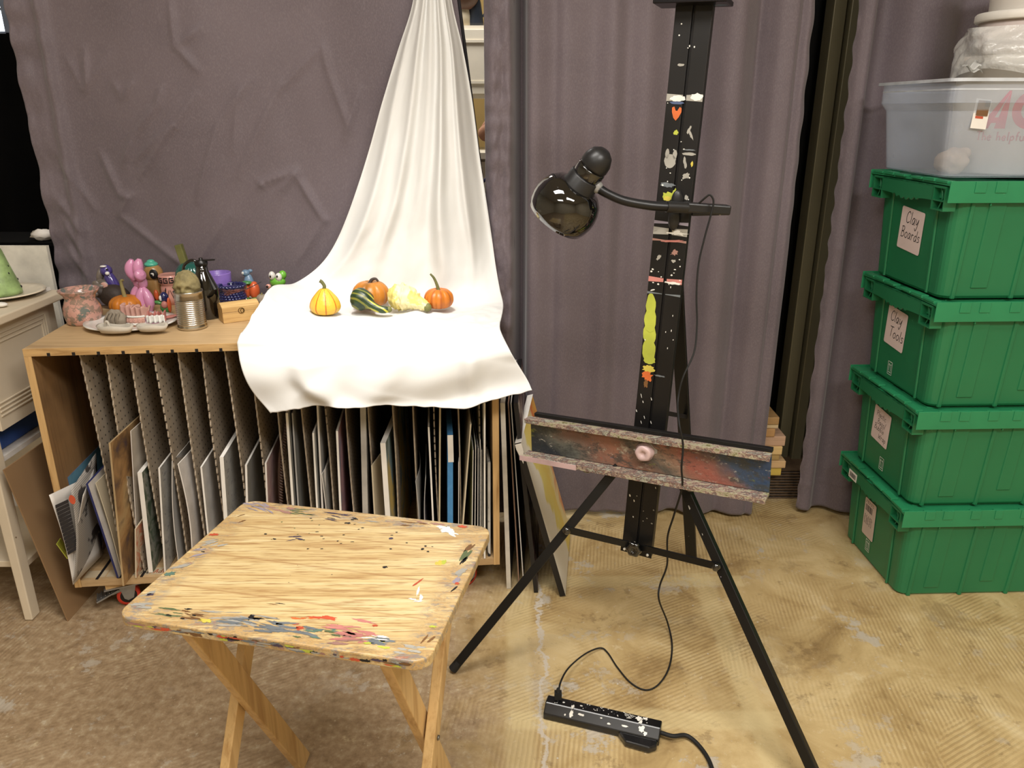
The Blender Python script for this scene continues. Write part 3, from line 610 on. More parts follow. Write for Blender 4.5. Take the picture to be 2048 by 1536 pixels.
# ============================================================ WHITE CLOTH
ZT = .8535
def W(p):
    if p[2] == 'z': return Pz(p[0], p[1], p[3])
    return Py(p[0], p[1], p[3])
rows = [
 [(826, -90, 'y', 2.54), (845, -90, 'y', 2.51), (862, -90, 'y', 2.50), (880, -90, 'y', 2.51), (897, -90, 'y', 2.54)],
 [(826, 0, 'y', 2.535), (845, 0, 'y', 2.50), (864, 0, 'y', 2.485), (886, 0, 'y', 2.50), (903, 0, 'y', 2.535)],
 [(796, 100, 'y', 2.53), (828, 100, 'y', 2.485), (862, 100, 'y', 2.465), (900, 100, 'y', 2.485), (926, 100, 'y', 2.54)],
 [(766, 200, 'y', 2.53), (812, 200, 'y', 2.475), (860, 200, 'y', 2.45), (908, 200, 'y', 2.475), (944, 200, 'y', 2.545)],
 [(738, 300, 'y', 2.53), (796, 300, 'y', 2.475), (857, 300, 'y', 2.445), (915, 300, 'y', 2.47), (957, 300, 'y', 2.545)],
 [(706, 400, 'y', 2.52), (778, 400, 'y', 2.475), (850, 400, 'y', 2.45), (920, 400, 'y', 2.47), (972, 400, 'y', 2.53)],
 [(674, 480, 'y', 2.52), (755, 480, 'y', 2.475), (842, 480, 'y', 2.46), (925, 480, 'y', 2.475), (984, 480, 'y', 2.53)],
 [(640, 530, 'y', 2.50), (735, 535, 'y', 2.47), (835, 540, 'y', 2.462), (925, 538, 'y', 2.47), (992, 535, 'y', 2.51)],
 [(590, 566, 'y', 2.46), (705, 582, 'y', 2.455), (820, 588, 'y', 2.450), (925, 584, 'y', 2.458), (1000, 580, 'y', 2.47)],
 [(548, 572, 'y', 2.35), (675, 616, 'z', ZT), (810, 617, 'z', ZT), (925, 614, 'z', ZT), (1006, 606, 'z', ZT+.015)],
 [(524, 604, 'y', 2.21), (660, 634, 'z', ZT), (800, 634, 'z', ZT), (920, 633, 'z', ZT), (1005, 628, 'z', ZT+.01)],
 [(495, 650, 'y', 2.08), (640, 660, 'z', ZT+.0), (785, 655, 'z', ZT), (910, 652, 'z', ZT), (1000, 650, 'z', ZT)],
 [(477, 678, 'y', 1.995), (620, 684, 'z', ZT+.002), (770, 678, 'z', ZT+.002), (900, 672, 'z', ZT+.002), (1002, 664, 'z', ZT+.002)],
 [(478, 696, 'y', 1.985), (612, 705, 'y', 1.985), (765, 700, 'y', 2.0), (900, 692, 'y', 2.02), (1016, 690, 'y', 2.02)],
 [(492, 742, 'y', 1.965), (600, 752, 'y', 1.962), (765, 745, 'y', 1.982), (905, 742, 'y', 2.00), (1036, 728, 'y', 2.00)],
 [(515, 788, 'y', 1.955), (610, 785, 'y', 1.950), (770, 782, 'y', 1.97), (915, 784, 'y', 1.99), (1056, 762, 'y', 1.99)],
 [(543, 824, 'y', 1.945), (625, 812, 'y', 1.945), (775, 806, 'y', 1.965), (925, 808, 'y', 1.985), (1064, 778, 'y', 1.985)]]
WR = [[W(p) for p in r] for r in rows]
NUc, NVc = 40, 14
fine = [cr(r, NUc) for r in WR]                        # each row -> 161 points
cols_ = [cr([fine[j][i] for j in range(len(fine))], NVc) for i in range(len(fine[0]))]
NI, NJ = len(cols_), len(cols_[0])
def clothfn(u, v):
    i = round(u*(NI-1)); j = round(v*(NJ-1)); p = cols_[i][j].copy(); r = j/NVc; U = i/(NI-1)
    back = max(0, min(1, (8.3-r)/2.6))
    if r < 8.8:        # radiating hanging folds
        amp = min(1, .30+r/6.5)*back
        W_ = U+.02*math.sin(r*.9+U*6)
        f = .030*noise.noise(Vector((W_*4.1+3.3, r*.05, 7)))+.016*noise.noise(Vector((W_*9.5+1, r*.07, 3)))+.010*math.exp(-((W_-.30)/.035)**2)+.014*math.exp(-((W_-.62)/.04)**2)+.010*math.exp(-((W_-.80)/.03)**2)+.008*math.exp(-((W_-.12)/.03)**2)
        p.y -= amp*f*math.sin(math.pi*min(1, max(0, U)))**.4*2.0; p.y -= .006*fbm(U*5, r*.5, 2)
        p.y = min(p.y, 2.565)
    elif r < 12.1:     # on the board
        e = min(1, (r-8.8))*min(1, (12.1-r))
        p.z += max(0, .012*fbm(U*6, r*1.3, 5)+.004)*e+.003*max(0, math.sin(U*19+r))*e
        if U < .14: p.z = max(p.z, ZT+.002)
    if r >= 12.0:      # hanging front
        e = min(1, (r-12.0)/1.5)
        p.y -= e*(.044*noise.noise(Vector((U*3.4+r*.35, r*.32-U*1.5, 8)))+.026*math.exp(-((U-.22-.03*(r-12))/.05)**2)+.030*math.exp(-((U-.62+.05*(r-12))/.07)**2)+.022*math.exp(-((U-.86+.02*(r-12))/.04)**2)+.014)
        if r > 15: p.z += (r-15)*.006*fbm(U*9, 1, 3)
    if .8 < r: p.z = p.z
    lp = RT.inverted() @ p
    if -.01 < lp.x < RW+.002 and lp.y < RD+.01:
        if lp.y > .004 and r > 8 and p.z < ZT: p.z = ZT
        if lp.y <= .004 and r > 12 and p.z < RZ1+.004:
            if lp.y > -.007: p = RT @ Vector((lp.x, -.007, lp.z))
    return p
M['cloth'] = mat('white_cotton', S(221, 221, 219), .75, var=.02, ns=3, bump=.08, bs=900)
drape = MB().grid(clothfn, NI-1, NJ-1)
tag(obj('draped_cloth', drape, 'cloth', solid=.0016), 'white cloth hung from the curtain and draped over the rack top', 'cloth')
# a second white fold hanging behind at right, its shade put into a grey colour, and the hem strip under it
mb = MB(); L = [Py(x, y, 2.568) for x, y in ((915, 95), (925, 150), (938, 210), (950, 280), (958, 355))]; Rr = [Py(x, y, 2.572) for x, y in ((920, 90), (934, 160), (946, 220), (958, 300), (962, 372))]
Lc = cr(L, 8); Rc = cr(Rr, 8)
mb.grid(lambda u, v: Lc[round(v*32)].lerp(Rc[round(v*32)], u)+Vector((0, -.006*math.sin(u*3.1), 0)), 4, 32)
tag(obj('cloth_flap', mb, mat('shaded_white_cloth', S(176, 174, 168), .8), solid=.002), 'white cloth flap coloured grey for its shade, along the right side of the drape', 'cloth')
# ============================================================ ROOM BEHIND THE GAP
cab = thing('wall_cupboard', 'white wall cupboard with panel doors seen through the curtain gap', 'cupboard', (-.2, 4.55, 1.1))
c0 = Py(925, 50, 4.3); c1 = Py(970, 196, 4.3)
M['cabw'] = mat('cupboard_paint', S(222, 214, 196), .5, var=.02)
obj('carcass', MB().bb((-1.2, 4.32, c1.z), (.5, 4.6, c0.z)), 'cabw', cab)
for i in range(4):
    xx = -1.2+.425*i; m = MB().bb((xx+.006, 4.30, c1.z+.02), (xx+.419, 4.3185, c0.z-.02)); d_ = obj('door', m, 'cabw', cab, bev=.002)
    fr = MB(); a0, a1, b0_, b1 = xx+.05, xx+.375, c1.z+.07, c0.z-.07
    fr.bb((a0, 4.292, b0_), (a1, 4.2998, b0_+.012)).bb((a0, 4.292, b1-.012), (a1, 4.2998, b1)).bb((a0, 4.292, b0_+.012), (a0+.012, 4.2998, b1-.012)).bb((a1-.012, 4.292, b0_+.012), (a1, 4.2998, b1-.012))
    obj('door_moulding', fr, 'cabw', d_)
base = thing('base_cupboard', 'white base cupboard with drawers seen low through the curtain gap', 'cupboard', (-.2, 4.1, 0))
cz = Py(965, 305, 4.1).z
obj('carcass', MB().bb((-1.2, 4.1, .0005), (.6, 4.7, cz-.03)), 'cabw', base); obj('counter_top', MB().bb((-1.22, 4.06, cz-.03), (.62, 4.7, cz)), 'cabw', base)
for i in range(4):
    xx = -1.2+.45*i
    obj('drawer', MB().bb((xx+.008, 4.08, cz-.19), (xx+.442, 4.0985, cz-.045)), 'cabw', base, bev=.002); obj('door', MB().bb((xx+.008, 4.08, .12), (xx+.442, 4.0985, cz-.2)), 'cabw', base, bev=.002)
pz = c0.z+.001
kt = Py(947, 48, 4.42); kt.z = pz
mb = MB().lathe([(.001, 0), (.055, .001), (.056, .02), (.044, .11), (.034, .155), (.036, .16), (.026, .175), (.008, .185), (.008, .195), (.001, .2)], 28).tube(cr([(.05, 0, .05), (.085, 0, .09), (.08, 0, .14), (.045, 0, .15)], 6), .006, 8).tube([(-.045, 0, .1), (-.08, 0, .145)], [.014, .009], 10)
k = tag(obj('coffee_pot', mb, mat('slate_enamel', S(42, 48, 58), .4)), 'slate grey pot standing on top of the wall cupboard', 'pot'); k.location = kt
mb = MB().lathe([(.001, 0), (.035, .0), (.034, .05), (.028, .08), (.03, .09)], 24, m=1).ell((0, 0, .17), (.085, .08, .1))
kt = Py(928, 48, 4.38); kt.z = pz; kt.x += .0
k = tag(obj('display_head', mb, [mat('brown_wood_ball', S(112, 80, 62), .5), 'cream']), 'rounded brown form on pale neck beside the slate pot', 'figure'); k.location = kt
mb = MB().tube(cr([Py(950, 368, 3.1), Py(962, 366, 3.1), Py(978, 354, 3.1), Py(1000, 345, 3.1)], 6), .006, 10); 
tag(obj('hose', mb, mat('blue_hose', S(56, 56, 110), .5)), 'blue hose curving across the curtain gap', 'hose')
# stool the hose rests against is out of view; person whose elbow shows in the gap
def skin_body(name, chains, m, parent, sub=2):
    vs = []; es = []; rs = []; idx = {}
    for ch in chains:
        prev = None
        for p, r_ in ch:
            key = tuple(round(x, 4) for x in p)
            if key not in idx: idx[key] = len(vs); vs.append(p); rs.append(r_)
            if prev is not None and prev != idx[key]: es.append((prev, idx[key]))
            prev = idx[key]
    me = bpy.data.meshes.new(name); me.from_pydata(vs, es, []); o = bpy.data.objects.new(name, me); col.objects.link(o)
    mo = o.modifiers.new('skin', 'SKIN'); mo.use_smooth_shade = True
    for i, r_ in enumerate(rs): me.skin_vertices[0].data[i].radius = r_ if isinstance(r_, tuple) else (r_, r_)
    me.skin_vertices[0].data[0].use_root = True
    s_ = o.modifiers.new('sub', 'SUBSURF'); s_.levels = s_.render_levels = sub
    me.materials.append(M[m] if isinstance(m, str) else m); o.parent = parent; wo[o.name] = (0, 0, 0)
    return o
M['skin'] = mat('skin', S(206, 152, 122), .5, var=.05, sub=.1)
el = Py(958, 272, 3.35)
PX, PY_ = el.x+.27, 3.42
per = thing('person', 'person in black short-sleeved shirt behind the curtain, bent elbow showing in the gap', 'person', (0, 0, 0))
pel = (PX, PY_, .95)
ez = el.z-PY_*0
chains = [[(pel, .12), ((PX, PY_, 1.12), (.13, .10)), ((PX, PY_, 1.30), (.15, .11)), ((PX, PY_, 1.45), (.10, .08)), ((PX, PY_, 1.53), .052), ((PX, PY_-.01, 1.60), .055), ((PX, PY_-.015, 1.67), .085), ((PX, PY_-.01, 1.75), .085), ((PX, PY_, 1.80), .05)],
          [((PX, PY_, 1.45), (.10, .08)), ((PX-.17, PY_, 1.43), .055), ((el.x+.025, el.y, el.z+.0), .041), ((el.x+.03, el.y-.0, el.z+.01), .041), ((el.x+.20, PY_-.24, el.z+.09), .030), ((el.x+.25, PY_-.28, el.z+.12), .03)],
          [((PX, PY_, 1.45), (.10, .08)), ((PX+.17, PY_, 1.43), .055), ((PX+.22, PY_+.02, 1.15), .042), ((PX+.12, PY_-.2, 1.1), .03), ((PX+.07, PY_-.26, 1.12), .03)]]
for sx in (-1, 1):
    chains.append([(pel, .12), ((PX+sx*.09, PY_, .88), .09), ((PX+sx*.10, PY_-.01, .5), .06), ((PX+sx*.10, PY_+.01, .09), .04), ((PX+sx*.11, PY_-.13, .04), .035)])
for hx, hy, hz in ((el.x+.25, PY_-.28, el.z+.12), (PX+.07, PY_-.26, 1.12)):
    for k in range(4): chains.append([((hx, hy, hz), .03), ((hx-.012+.0, hy-.05, hz+.03-.02*k), .0085), ((hx-.02, hy-.085, hz+.025-.02*k), .008), ((hx-.03, hy-.10, hz+.015-.02*k), .007)])
    chains.append([((hx, hy, hz), .03), ((hx-.02, hy-.03, hz+.05), .010), ((hx-.025, hy-.055, hz+.062), .009)])
bd = skin_body('body', chains, 'skin', per, 2)
shirt = [[((PX, PY_, .93), (.14, .125)), ((PX, PY_, 1.12), (.145, .115)), ((PX, PY_, 1.30), (.165, .125)), ((PX, PY_, 1.46), (.11, .09))],
         [((PX, PY_, 1.46), (.11, .09)), ((PX-.17, PY_, 1.44), .07), ((el.x+.08, el.y, el.z+.06), .058)], [((PX, PY_, 1.46), (.11, .09)), ((PX+.17, PY_, 1.44), .07), ((PX+.20, PY_+.01, 1.26), .058)]]
skin_body('shirt', shirt, mat('black_shirt', S(20, 19, 22), .85), per, 2)
tr = [[((PX, PY_, .96), (.145, .13)), ((PX, PY_, .90), (.145, .13))]]
for sx in (-1, 1): tr.append([((PX, PY_, .90), (.145, .13)), ((PX+sx*.09, PY_, .82), .105), ((PX+sx*.10, PY_-.01, .5), .075), ((PX+sx*.10, PY_+.01, .10), .06)])
skin_body('trousers', tr, mat('dark_trousers', S(34, 36, 44), .85), per, 1)
hm = MB().ell((PX, PY_+.012, 1.735), (.098, .103, .112)); obj('hair', hm, mat('brown_hair', S(50, 36, 28), .6), per)
fc = MB()
for sx in (-1, 1): fc.ell((PX+sx*.033, PY_-.097, 1.70), (.013, .006, .008)); 
fc.ell((PX, PY_-.108, 1.672), (.013, .016, .018), m=1).ell((PX, PY_-.098, 1.635), (.024, .006, .006), m=2)
for sx in (-1, 1): fc.ell((PX+sx*.092, PY_-.01, 1.68), (.01, .02, .03), m=1)
obj('face', fc, ['p_black', 'skin', 'p_mauve'], per)
# ============================================================ PLANK STACK
pc = [(S(178, 140, 92), 1577, .0), (S(214, 190, 150), 1576, 1), (S(190, 146, 96), 1566, 2), (S(196, 160, 132), 1586, 3), (S(220, 186, 128), 1577, 4), (S(180, 150, 96), 1571, 5), (S(206, 170, 124), 1581, 6), (S(204, 176, 84), 1571, 7)]
zz = .1255; hs = [.030, .018, .032, .040, .034, .026, .03, .034]
for (c, x_, k), h, lb in list(zip(pc, hs, ['broad brown plank lying on top of the stack', 'pale whitish plank second from the top of the stack', 'short brown plank third from the top', 'pinkish plank sticking out furthest from the stack', 'thick light plank in the middle of the stack', 'dull olive brown plank near the stack bottom', 'thin pinkish plank just above the yellow one', 'yellow-painted plank at the bottom of the stack']))[::-1]:
    y0 = 2.60; X1 = Py(x_, 1000-(zz*900), 2.665).x
    mb = MB().bb((.50+.02*(k % 3), 2.665+.006*(k % 2), zz), (X1, 2.78-.006*(k % 3) if k else 2.80, zz+h-.001))
    tag(obj('wood_plank', mb, [wood('plank%d' % k, c, tuple(v*.6 for v in c[:3])+(1,), 0, 1)], bev=.002), lb, 'plank', 'planks stacked behind the easel'); zz += h
# ============================================================ LEFT DESK
M['desk'] = mat('chipped_cream_paint', S(214, 200, 176), .5, var=.05, ns=4, spots=[(S(104, 78, 52), 26, .73)])
DX = -1.425
dk = thing('writing_desk', 'old cream painted desk with chipped edges at the left side', 'desk', (-1.8, 2.1, 0))
obj('desk_top', MB().bb((-2.3, 1.72, .895), (DX+.03, 2.37, .92)), 'desk', dk, bev=.004)
pm = MB().bb((DX-.02, 1.99, .60), (DX-.004, 2.31, .894))
for k in range(4): pm.bb((DX-.004, 2.0+.0, .645-.012*k+.03), (DX-.001, 2.30, .650-.012*k+.03))
for k in range(3): pm.bb((DX-.004, 2.02, .862-.012*k), (DX-.001, 2.29-.012*k, .866-.012*k)); pm.bb((DX-.004, 2.286-.012*k, .70), (DX-.001, 2.29-.012*k, .862-.012*k))
obj('side_panel', pm, 'desk', dk, bev=.001)
def leg(x, y): return MB().bar((x, y, .894), (x, y, .002), .040, .040, (0, 1, 0), w2=.024)
for x, y in ((DX-.03, 1.965), (DX-.03, 2.335), (-2.25, 1.77), (-2.25, 2.335)): obj('leg', leg(x, y), 'desk', dk, bev=.003)
obj('front_panel', MB().bb((-2.22, 1.95, .60), (DX-.06, 1.965, .894)), 'desk', dk)
obj('shelf_board', MB().bb((-2.22, 1.98, .165), (DX-.02, 2.32, .185)), 'desk', dk, bev=.002)
obj('shelf_board', MB().bb((-2.22, 2.0, .50), (DX-.03, 2.32, .515)), mat('white_melamine', S(226, 220, 212), .4), dk)
tag(obj('storage_box', MB().bb((-1.9, 2.05, .5165), (DX-.06, 2.25, .575)), mat('blue_box', S(40, 74, 140), .5), bev=.004), 'blue box on the shelf under the desk top', 'box')
tag(obj('mounting_board', MB().bb((-1.75, 2.335+.03, .0), (-1.45, 2.375+.03, .48)), 'white'), 'white board standing behind the desk leg', 'board')
cb = MB(); A0 = Pz(137, 1243, 0); A1 = Py(8, 940, A0.y-.005)
cb.slab([A0, A0+Vector((.0, .44, 0)), A1+Vector((.0, .44, .0)), A1], (-.004, 0, 0))
tag(obj('cardboard_sheet', cb, mat('brown_cardboard', S(142, 112, 78), .8, var=.06, ns=3)), 'large brown cardboard sheet leaning between the desk and rack', 'cardboard')
wbz = Py(60, 490, 2.52).z
tag(obj('whiteboard_panel', MB().bb((-2.4, 2.50, .0), (Py(130, 620, 2.5).x-.02, 2.515, wbz)), mat('white_panel', S(222, 218, 206), .6)), 'plain white panel standing behind the cream desk', 'panel')
tag(obj('crumpled_paper', MB().ell(Py(88, 470, 2.66), (.045, .03, .018), n=16, fn=lambda d: 1+.4*noise.noise(d*2.5)), 'paper'), 'crumpled white paper beyond the white panel', 'paper').location.z += 0
tag(obj('dark_shelf', MB().bb((-2.2, 2.62, wbz-.02), (-1.56, 2.86, Py(88, 470, 2.66).z-.019)), 'black_cloth'), 'dark shelf behind the white panel edge', 'shelf')
# green clay tree on plate, papers
pl = Pz(18, 592, .9215)
o = local('serving_plate', 'cream oval plate under the green clay tree', 'plate')
obj('dish', MB().lathe([(.001, .0), (.075, .001), (.105, .010), (.118, .013), (.117, .016), (.10, .013), (.074, .006), (.001, .005)], 48), mat('cream_glaze', S(222, 210, 188), .3, coat=.4), o); place(o, pl+Vector((-.02, 0, 0)), 0)
o = local('clay_tree', 'green clay cone tree with punched holes on the cream plate', 'ornament')
t_ = MB().lathe([(.060, 0), (.061, .012), (.050, .05), (.038, .095), (.026, .14), (.012, .172), (.002, .182)], 40, fn=lambda a, z: 1+.05*noise.noise(Vector((math.cos(a)*3, math.sin(a)*3, z*40))))
obj('cone', t_, mat('green_glaze', S(150, 178, 116), .45, var=.2, ns=30, coat=.4, bump=.3), o)
hl = MB()
for k in range(26):
    a = k*2.4; z = .02+.14*((k*7) % 26)/26; r_ = .061*(1-z/.19)+.0035; hl.ell((r_*math.cos(a), r_*math.sin(a), z), (.0042, .0042, .005), n=8)
obj('punched_hole', hl, 'p_black', o); obj('star', MB().ell((0, 0, .188), (.009, .006, .012), n=10), 'p_orange', o); place(o, pl+Vector((-.02, 0, .007)), R(20), .92)
tag(obj('paper_sheet', MB().slab([Pz(55, 588, .9215)+Vector((.0, .07, 0)), Pz(100, 574, .9215), Pz(102, 580, .9215), Pz(60, 597, .9215)+Vector((0, .03, 0))], (0, 0, .0008)), 'paper'), 'white printed sheet lying behind the cream plate on the desk', 'paper')
o = tag(obj('white_block', MB().ell(Pz(2, 614, .9215)+Vector((0, 0, .007)), (.02, .014, .007), n=12), 'white'), 'small white clay lump at the left edge of the desk', 'clay')
# ============================================================ THINGS ON THE RACK TOP
ZR = RZ1+.0005
G = dict(pink=mat('pink_glaze', S(204, 156, 142), .25, var=.1, coat=.6, bump=.2, spots=[(S(150, 126, 112), 60, .5), (S(108, 114, 108), 30, .58), (S(74, 110, 112), 22, .66)]), pinkin=mat('pink_inside', S(224, 160, 146), .3, coat=.5),
    orange=mat('orange_skin', S(204, 124, 40), .4, var=.12, ns=10), stem=mat('dry_stem', S(150, 138, 88), .7, var=.2), greenstem=mat('green_stem', S(112, 112, 62), .6, var=.2),
    balloon=mat('balloon_pink', S(214, 146, 184), .3, coat=.3, var=.04), tan=mat('tan_glaze', S(176, 136, 84), .3, var=.15, coat=.5), teal=mat('teal_glaze', S(84, 184, 158), .3, coat=.5),
    dteal=mat('dark_teal_glaze', S(24, 96, 88), .15, coat=.8, var=.2, spots=[(S(140, 60, 66), 18, .66)]), grey=mat('grey_glaze', S(120, 110, 102), .35, var=.2, coat=.3), dbrown=mat('dark_brown_clay', S(58, 46, 40), .6, var=.2, bump=.4),
    purple=mat('purple_glaze', S(74, 62, 136), .2, coat=.8), lav=mat('lavender_glaze', S(150, 120, 208), .3, coat=.4, spots=[(S(96, 92, 110), 14, .64)]), navy=mat('navy_glaze', S(28, 34, 88), .12, coat=.9),
    olive=mat('olive_stone_clay', S(140, 128, 88), .8, var=.25, ns=40, bump=.6), clay=mat('grey_white_clay', S(196, 188, 174), .75, var=.1, bump=.2), clayg=mat('brown_grey_clay', S(150, 138, 122), .7, var=.15), pclay=mat('pink_clay', S(208, 160, 146), .6, var=.12),
    lime=mat('frog_green', S(112, 182, 62), .3, coat=.5), green=mat('leaf_green', S(76, 140, 74), .35, coat=.4), brick=mat('tomato_orange', S(214, 98, 54), .35, coat=.4), rose=mat('striped_rose', S(200, 130, 120), .4), china=mat('white_china', S(236, 234, 228), .25, coat=.5),
    sky=mat('pale_blue_glaze', S(120, 150, 180), .3, coat=.4), box=wood('pale_box_wood', S(206, 170, 112), S(170, 130, 78), 0, 2, .5), silver=mat('tin_plate', S(200, 196, 186), .25, 1, var=.05))
M.update({'g_'+k: v for k, v in G.items()})
def put(o, px, py, rz=0, s=1, z=ZR, **k): return place(o, Pz(px, py, z), rz, s, **k)
def pumpkin(root, r, h, ribs, m, stem_pts, sr, smat, depth=.10, squash=None):
    prof = [(.001, 0), (r*.45, .002), (r*.8, h*.12), (r*.97, h*.32), (r, h*.5), (r*.93, h*.74), (r*.7, h*.92), (r*.4, h), (r*.15, h*.965), (.001, h*.95)]
    P = cr([Vector((a, b, 0)) for a, b in prof], 3); pr = [(max(.0005, p.x), max(0, p.y)) for p in P]
    obj('body', MB().lathe(pr, 72, fn=lambda a, z: 1-depth*(1-abs(math.cos(a*ribs/2)))**2-.0), m, root)
    if stem_pts: obj('stem', MB().tube(cr([Vector(p) for p in stem_pts], 6), [sr*(1.5-.7*i/((len(stem_pts)-1)*6)) if i else sr*2 for i in range((len(stem_pts)-1)*6+1)], 8), smat, root)
# pink pot
o = local('vase', 'flared pink glazed pot with grey green patches, leftmost on rack', 'vase')
obj('pot', MB().lathe([(.001, 0), (.043, 0), (.047, .004), (.053, .03), (.051, .05), (.041, .075), (.044, .086), (.055, .098), (.056, .102), (.053, .103), (.042, .088), (.038, .075)], 48, fn=lambda a, z: 1+.03*math.sin(a*3+z*30)*(z > .05)), 'g_pink', o); obj('inner_wall', MB().lathe([(.038, .075), (.047, .05), (.048, .02), (.001, .01)], 40), 'g_pinkin', o)
put(o, 170, 645)
# rat
o = local('rat_figurine', 'dark brown clay rat with grey ears behind the pink pot', 'figurine')
obj('body', MB().ell((.02, .0, .038), (.05, .034, .038), (0, R(12), 0)).ell((-.022, -.008, .055), (.026, .02, .02), (0, R(25), 0)), 'g_dbrown', o)
obj('ear', MB().ell((-.038, .006, .076), (.012, .005, .012)), 'g_grey', o); obj('ear', MB().ell((-.004, -.01, .074), (.012, .005, .012)), 'g_pclay', o)
obj('snout', MB().ell((-.03, -.022, .052), (.014, .012, .010)).ell((-.02, -.012, .073), (.018, .008, .009)), 'g_grey', o); put(o, 222, 616)
# purple bird with grey head
o = local('bird_figurine', 'purple and grey clay bird peering over the brown rat', 'figurine')
obj('body', MB().ell((.018, 0, .07), (.024, .022, .07), (0, R(-14), 0)), 'g_purple', o); obj('head', MB().ell((0, 0, .135), (.022, .02, .022)), 'g_purple', o)
obj('wing', MB().ell((-.026, 0, .115), (.012, .016, .03), (0, R(14), 0)).ell((-.01, -.012, .085), (.03, .014, .018), (0, R(30), 0)), 'g_grey', o)
obj('beak', MB().ell((.012, -.018, .128), (.008, .008, .007)).ell((-.002, -.012, .153), (.012, .01, .004)), 'g_china', o); obj('eye', MB().ell((.012, -.016, .142), .004, n=8), 'p_black', o); put(o, 225, 612, s=.86)
# small pumpkin
o = local('mini_pumpkin', 'small orange pumpkin with long pale stem behind the white plate', 'pumpkin')
pumpkin(o, .050, .052, 10, 'g_orange', [(0, 0, .048), (-.003, 0, .075), (-.004, 0, .098), (.004, 0, .102)], .0045, 'g_stem'); put(o, 255, 624)
# balloon dog
o = local('balloon_animal', 'glossy pink clay balloon-style dog sitting upright', 'figurine')
def bal(nm, pts, rs): obj(nm, MB().tube(cr([Vector(p) for p in pts], 8), [max(.0015, q) for q in [rs*(math.sin(math.pi*min(.97, max(.03, i/((len(pts)-1)*8)))))**.42 for i in range((len(pts)-1)*8+1)]], 16), 'g_balloon', o)
bal('ear', [(-.022, 0, .10), (-.030, 0, .135), (-.020, 0, .168)], .017); bal('ear', [(.0, 0, .10), (-.002, -.004, .14), (.006, 0, .170)], .017)
bal('snout', [(-.004, -.004, .105), (.010, -.022, .122), (.02, -.03, .128)], .019)
bal('neck', [(.0, 0, .07), (.004, 0, .09), (.002, 0, .112)], .015); bal('body', [(-.006, .012, .068), (-.02, .018, .085), (-.03, .02, .10)], .015)
bal('front_leg', [(.004, -.012, .078), (-.004, -.016, .04), (.008, -.02, .002)], .016); bal('front_leg', [(.006, -.008, .078), (.022, -.014, .04), (.026, -.018, .002)], .016)
bal('hind_leg', [(-.016, .014, .084), (-.034, .012, .045), (-.03, .01, .002)], .016); bal('hind_leg', [(-.008, .02, .08), (-.012, .022, .04), (-.01, .022, .002)], .015)
bal('tail', [(-.03, .02, .085), (-.036, .022, .10), (-.036, .022, .112)], .009); put(o, 292, 620, s=.96)
# tan creature
o = local('owl_figurine', 'tan clay creature with huge black eye and turquoise cap', 'figurine')
obj('body', MB().ell((0, 0, .055), (.032, .028, .06)), 'g_tan', o); obj('head', MB().ell((0, 0, .105), (.034, .03, .036)), 'g_tan', o)
obj('cap', MB().ell((-.004, 0, .138), (.024, .022, .012)).ell((-.004, 0, .148), (.014, .013, .008)), 'g_teal', o); obj('eye', MB().ell((.012, -.027, .107), (.016, .006, .018)), 'p_black', o)
obj('eye_glint', MB().ell((.010, -.033, .110), (.006, .002, .003)).ell((.013, -.033, .107), (.003, .002, .006)), 'g_china', o); obj('foot', MB().ell((.01, -.026, .03), (.009, .009, .02)), 'g_brick', o); put(o, 316, 603, s=.9)
# greek key pot
o = local('patterned_pot', 'pink and black pot with stepped key pattern behind the tin can', 'pot')
obj('pot', MB().lathe([(.001, 0), (.03, 0), (.036, .03), (.033, .06), (.030, .068), (.036, .072), (.037, .098), (.033, .102), (.030, .10)], 40), 'g_pinkin', o)
gk = MB()
def arcbox(mb, a0, a1, z0, z1, r): mb.grid(lambda u, v: Vector((r*math.sin(a0+(a1-a0)*u), -r*math.cos(a0+(a1-a0)*u), z0+(z1-z0)*v)), 4, 1)
for k in range(10):
    a = -2.2+k*.5
    arcbox(gk, a, a+.4, .091, .095, .0378); arcbox(gk, a, a+.08, .077, .095, .0378); arcbox(gk, a, a+.4, .076, .080, .0378); arcbox(gk, a+.32, a+.4, .080, .088, .0378); arcbox(gk, a+.16, a+.4, .084, .088, .0378)
    gk.add([Vector((.0372*math.sin(a+q), -.0372*math.cos(a+q), z)) for q, z in ((0, .055), (.2, .03), (.4, .055), (.4, .050), (.2, .023), (0, .050))], [(0, 1, 4, 5), (1, 2, 3, 4)])
obj('key_pattern', gk, 'p_black', o); put(o, 347, 606, s=.95)
# teal pumpkin with stem
o = local('clay_pumpkin', 'dark teal glazed pumpkin with square olive stem behind black jug', 'pumpkin')
pumpkin(o, .056, .135, 8, 'g_dteal', None, 0, None); obj('stem', MB().bar((-.018, 0, .13), (-.030, 0, .192), .022, .02, (0, 1, 0)), 'g_greenstem', o, bev=.002); obj('leaf', MB().ell((.040, -.02, .128), (.016, .012, .005), (0, R(15), 0)), 'g_rose', o); place(o, Pz(392, 606, ZR), 0)
# black carafe
o = local('coffee_carafe', 'glossy black insulated jug with round handle and thumb lever', 'jug')
obj('jug_body', MB().lathe([(.001, 0), (.040, 0), (.043, .004), (.043, .095), (.0425, .098), (.020, .152), (.0185, .156), (.0185, .175), (.001, .175)], 48), 'gloss_black', o)
obj('lid', MB().lathe([(.019, .172), (.020, .176), (.020, .186), (.006, .190), (.006, .196), (.001, .197)], 30).bar((.0, 0, .188), (.045, 0, .190), .020, .004, (0, 0, 1), w2=.006), 'black', o)
obj('handle', MB().tube(cr([(-.012, 0, .183), (-.030, 0, .188), (-.052, 0, .176), (-.060, 0, .155), (-.050, 0, .132), (-.036, 0, .122)], 8), .005, 10), 'gloss_black', o); put(o, 417, 634, R(0), .93)
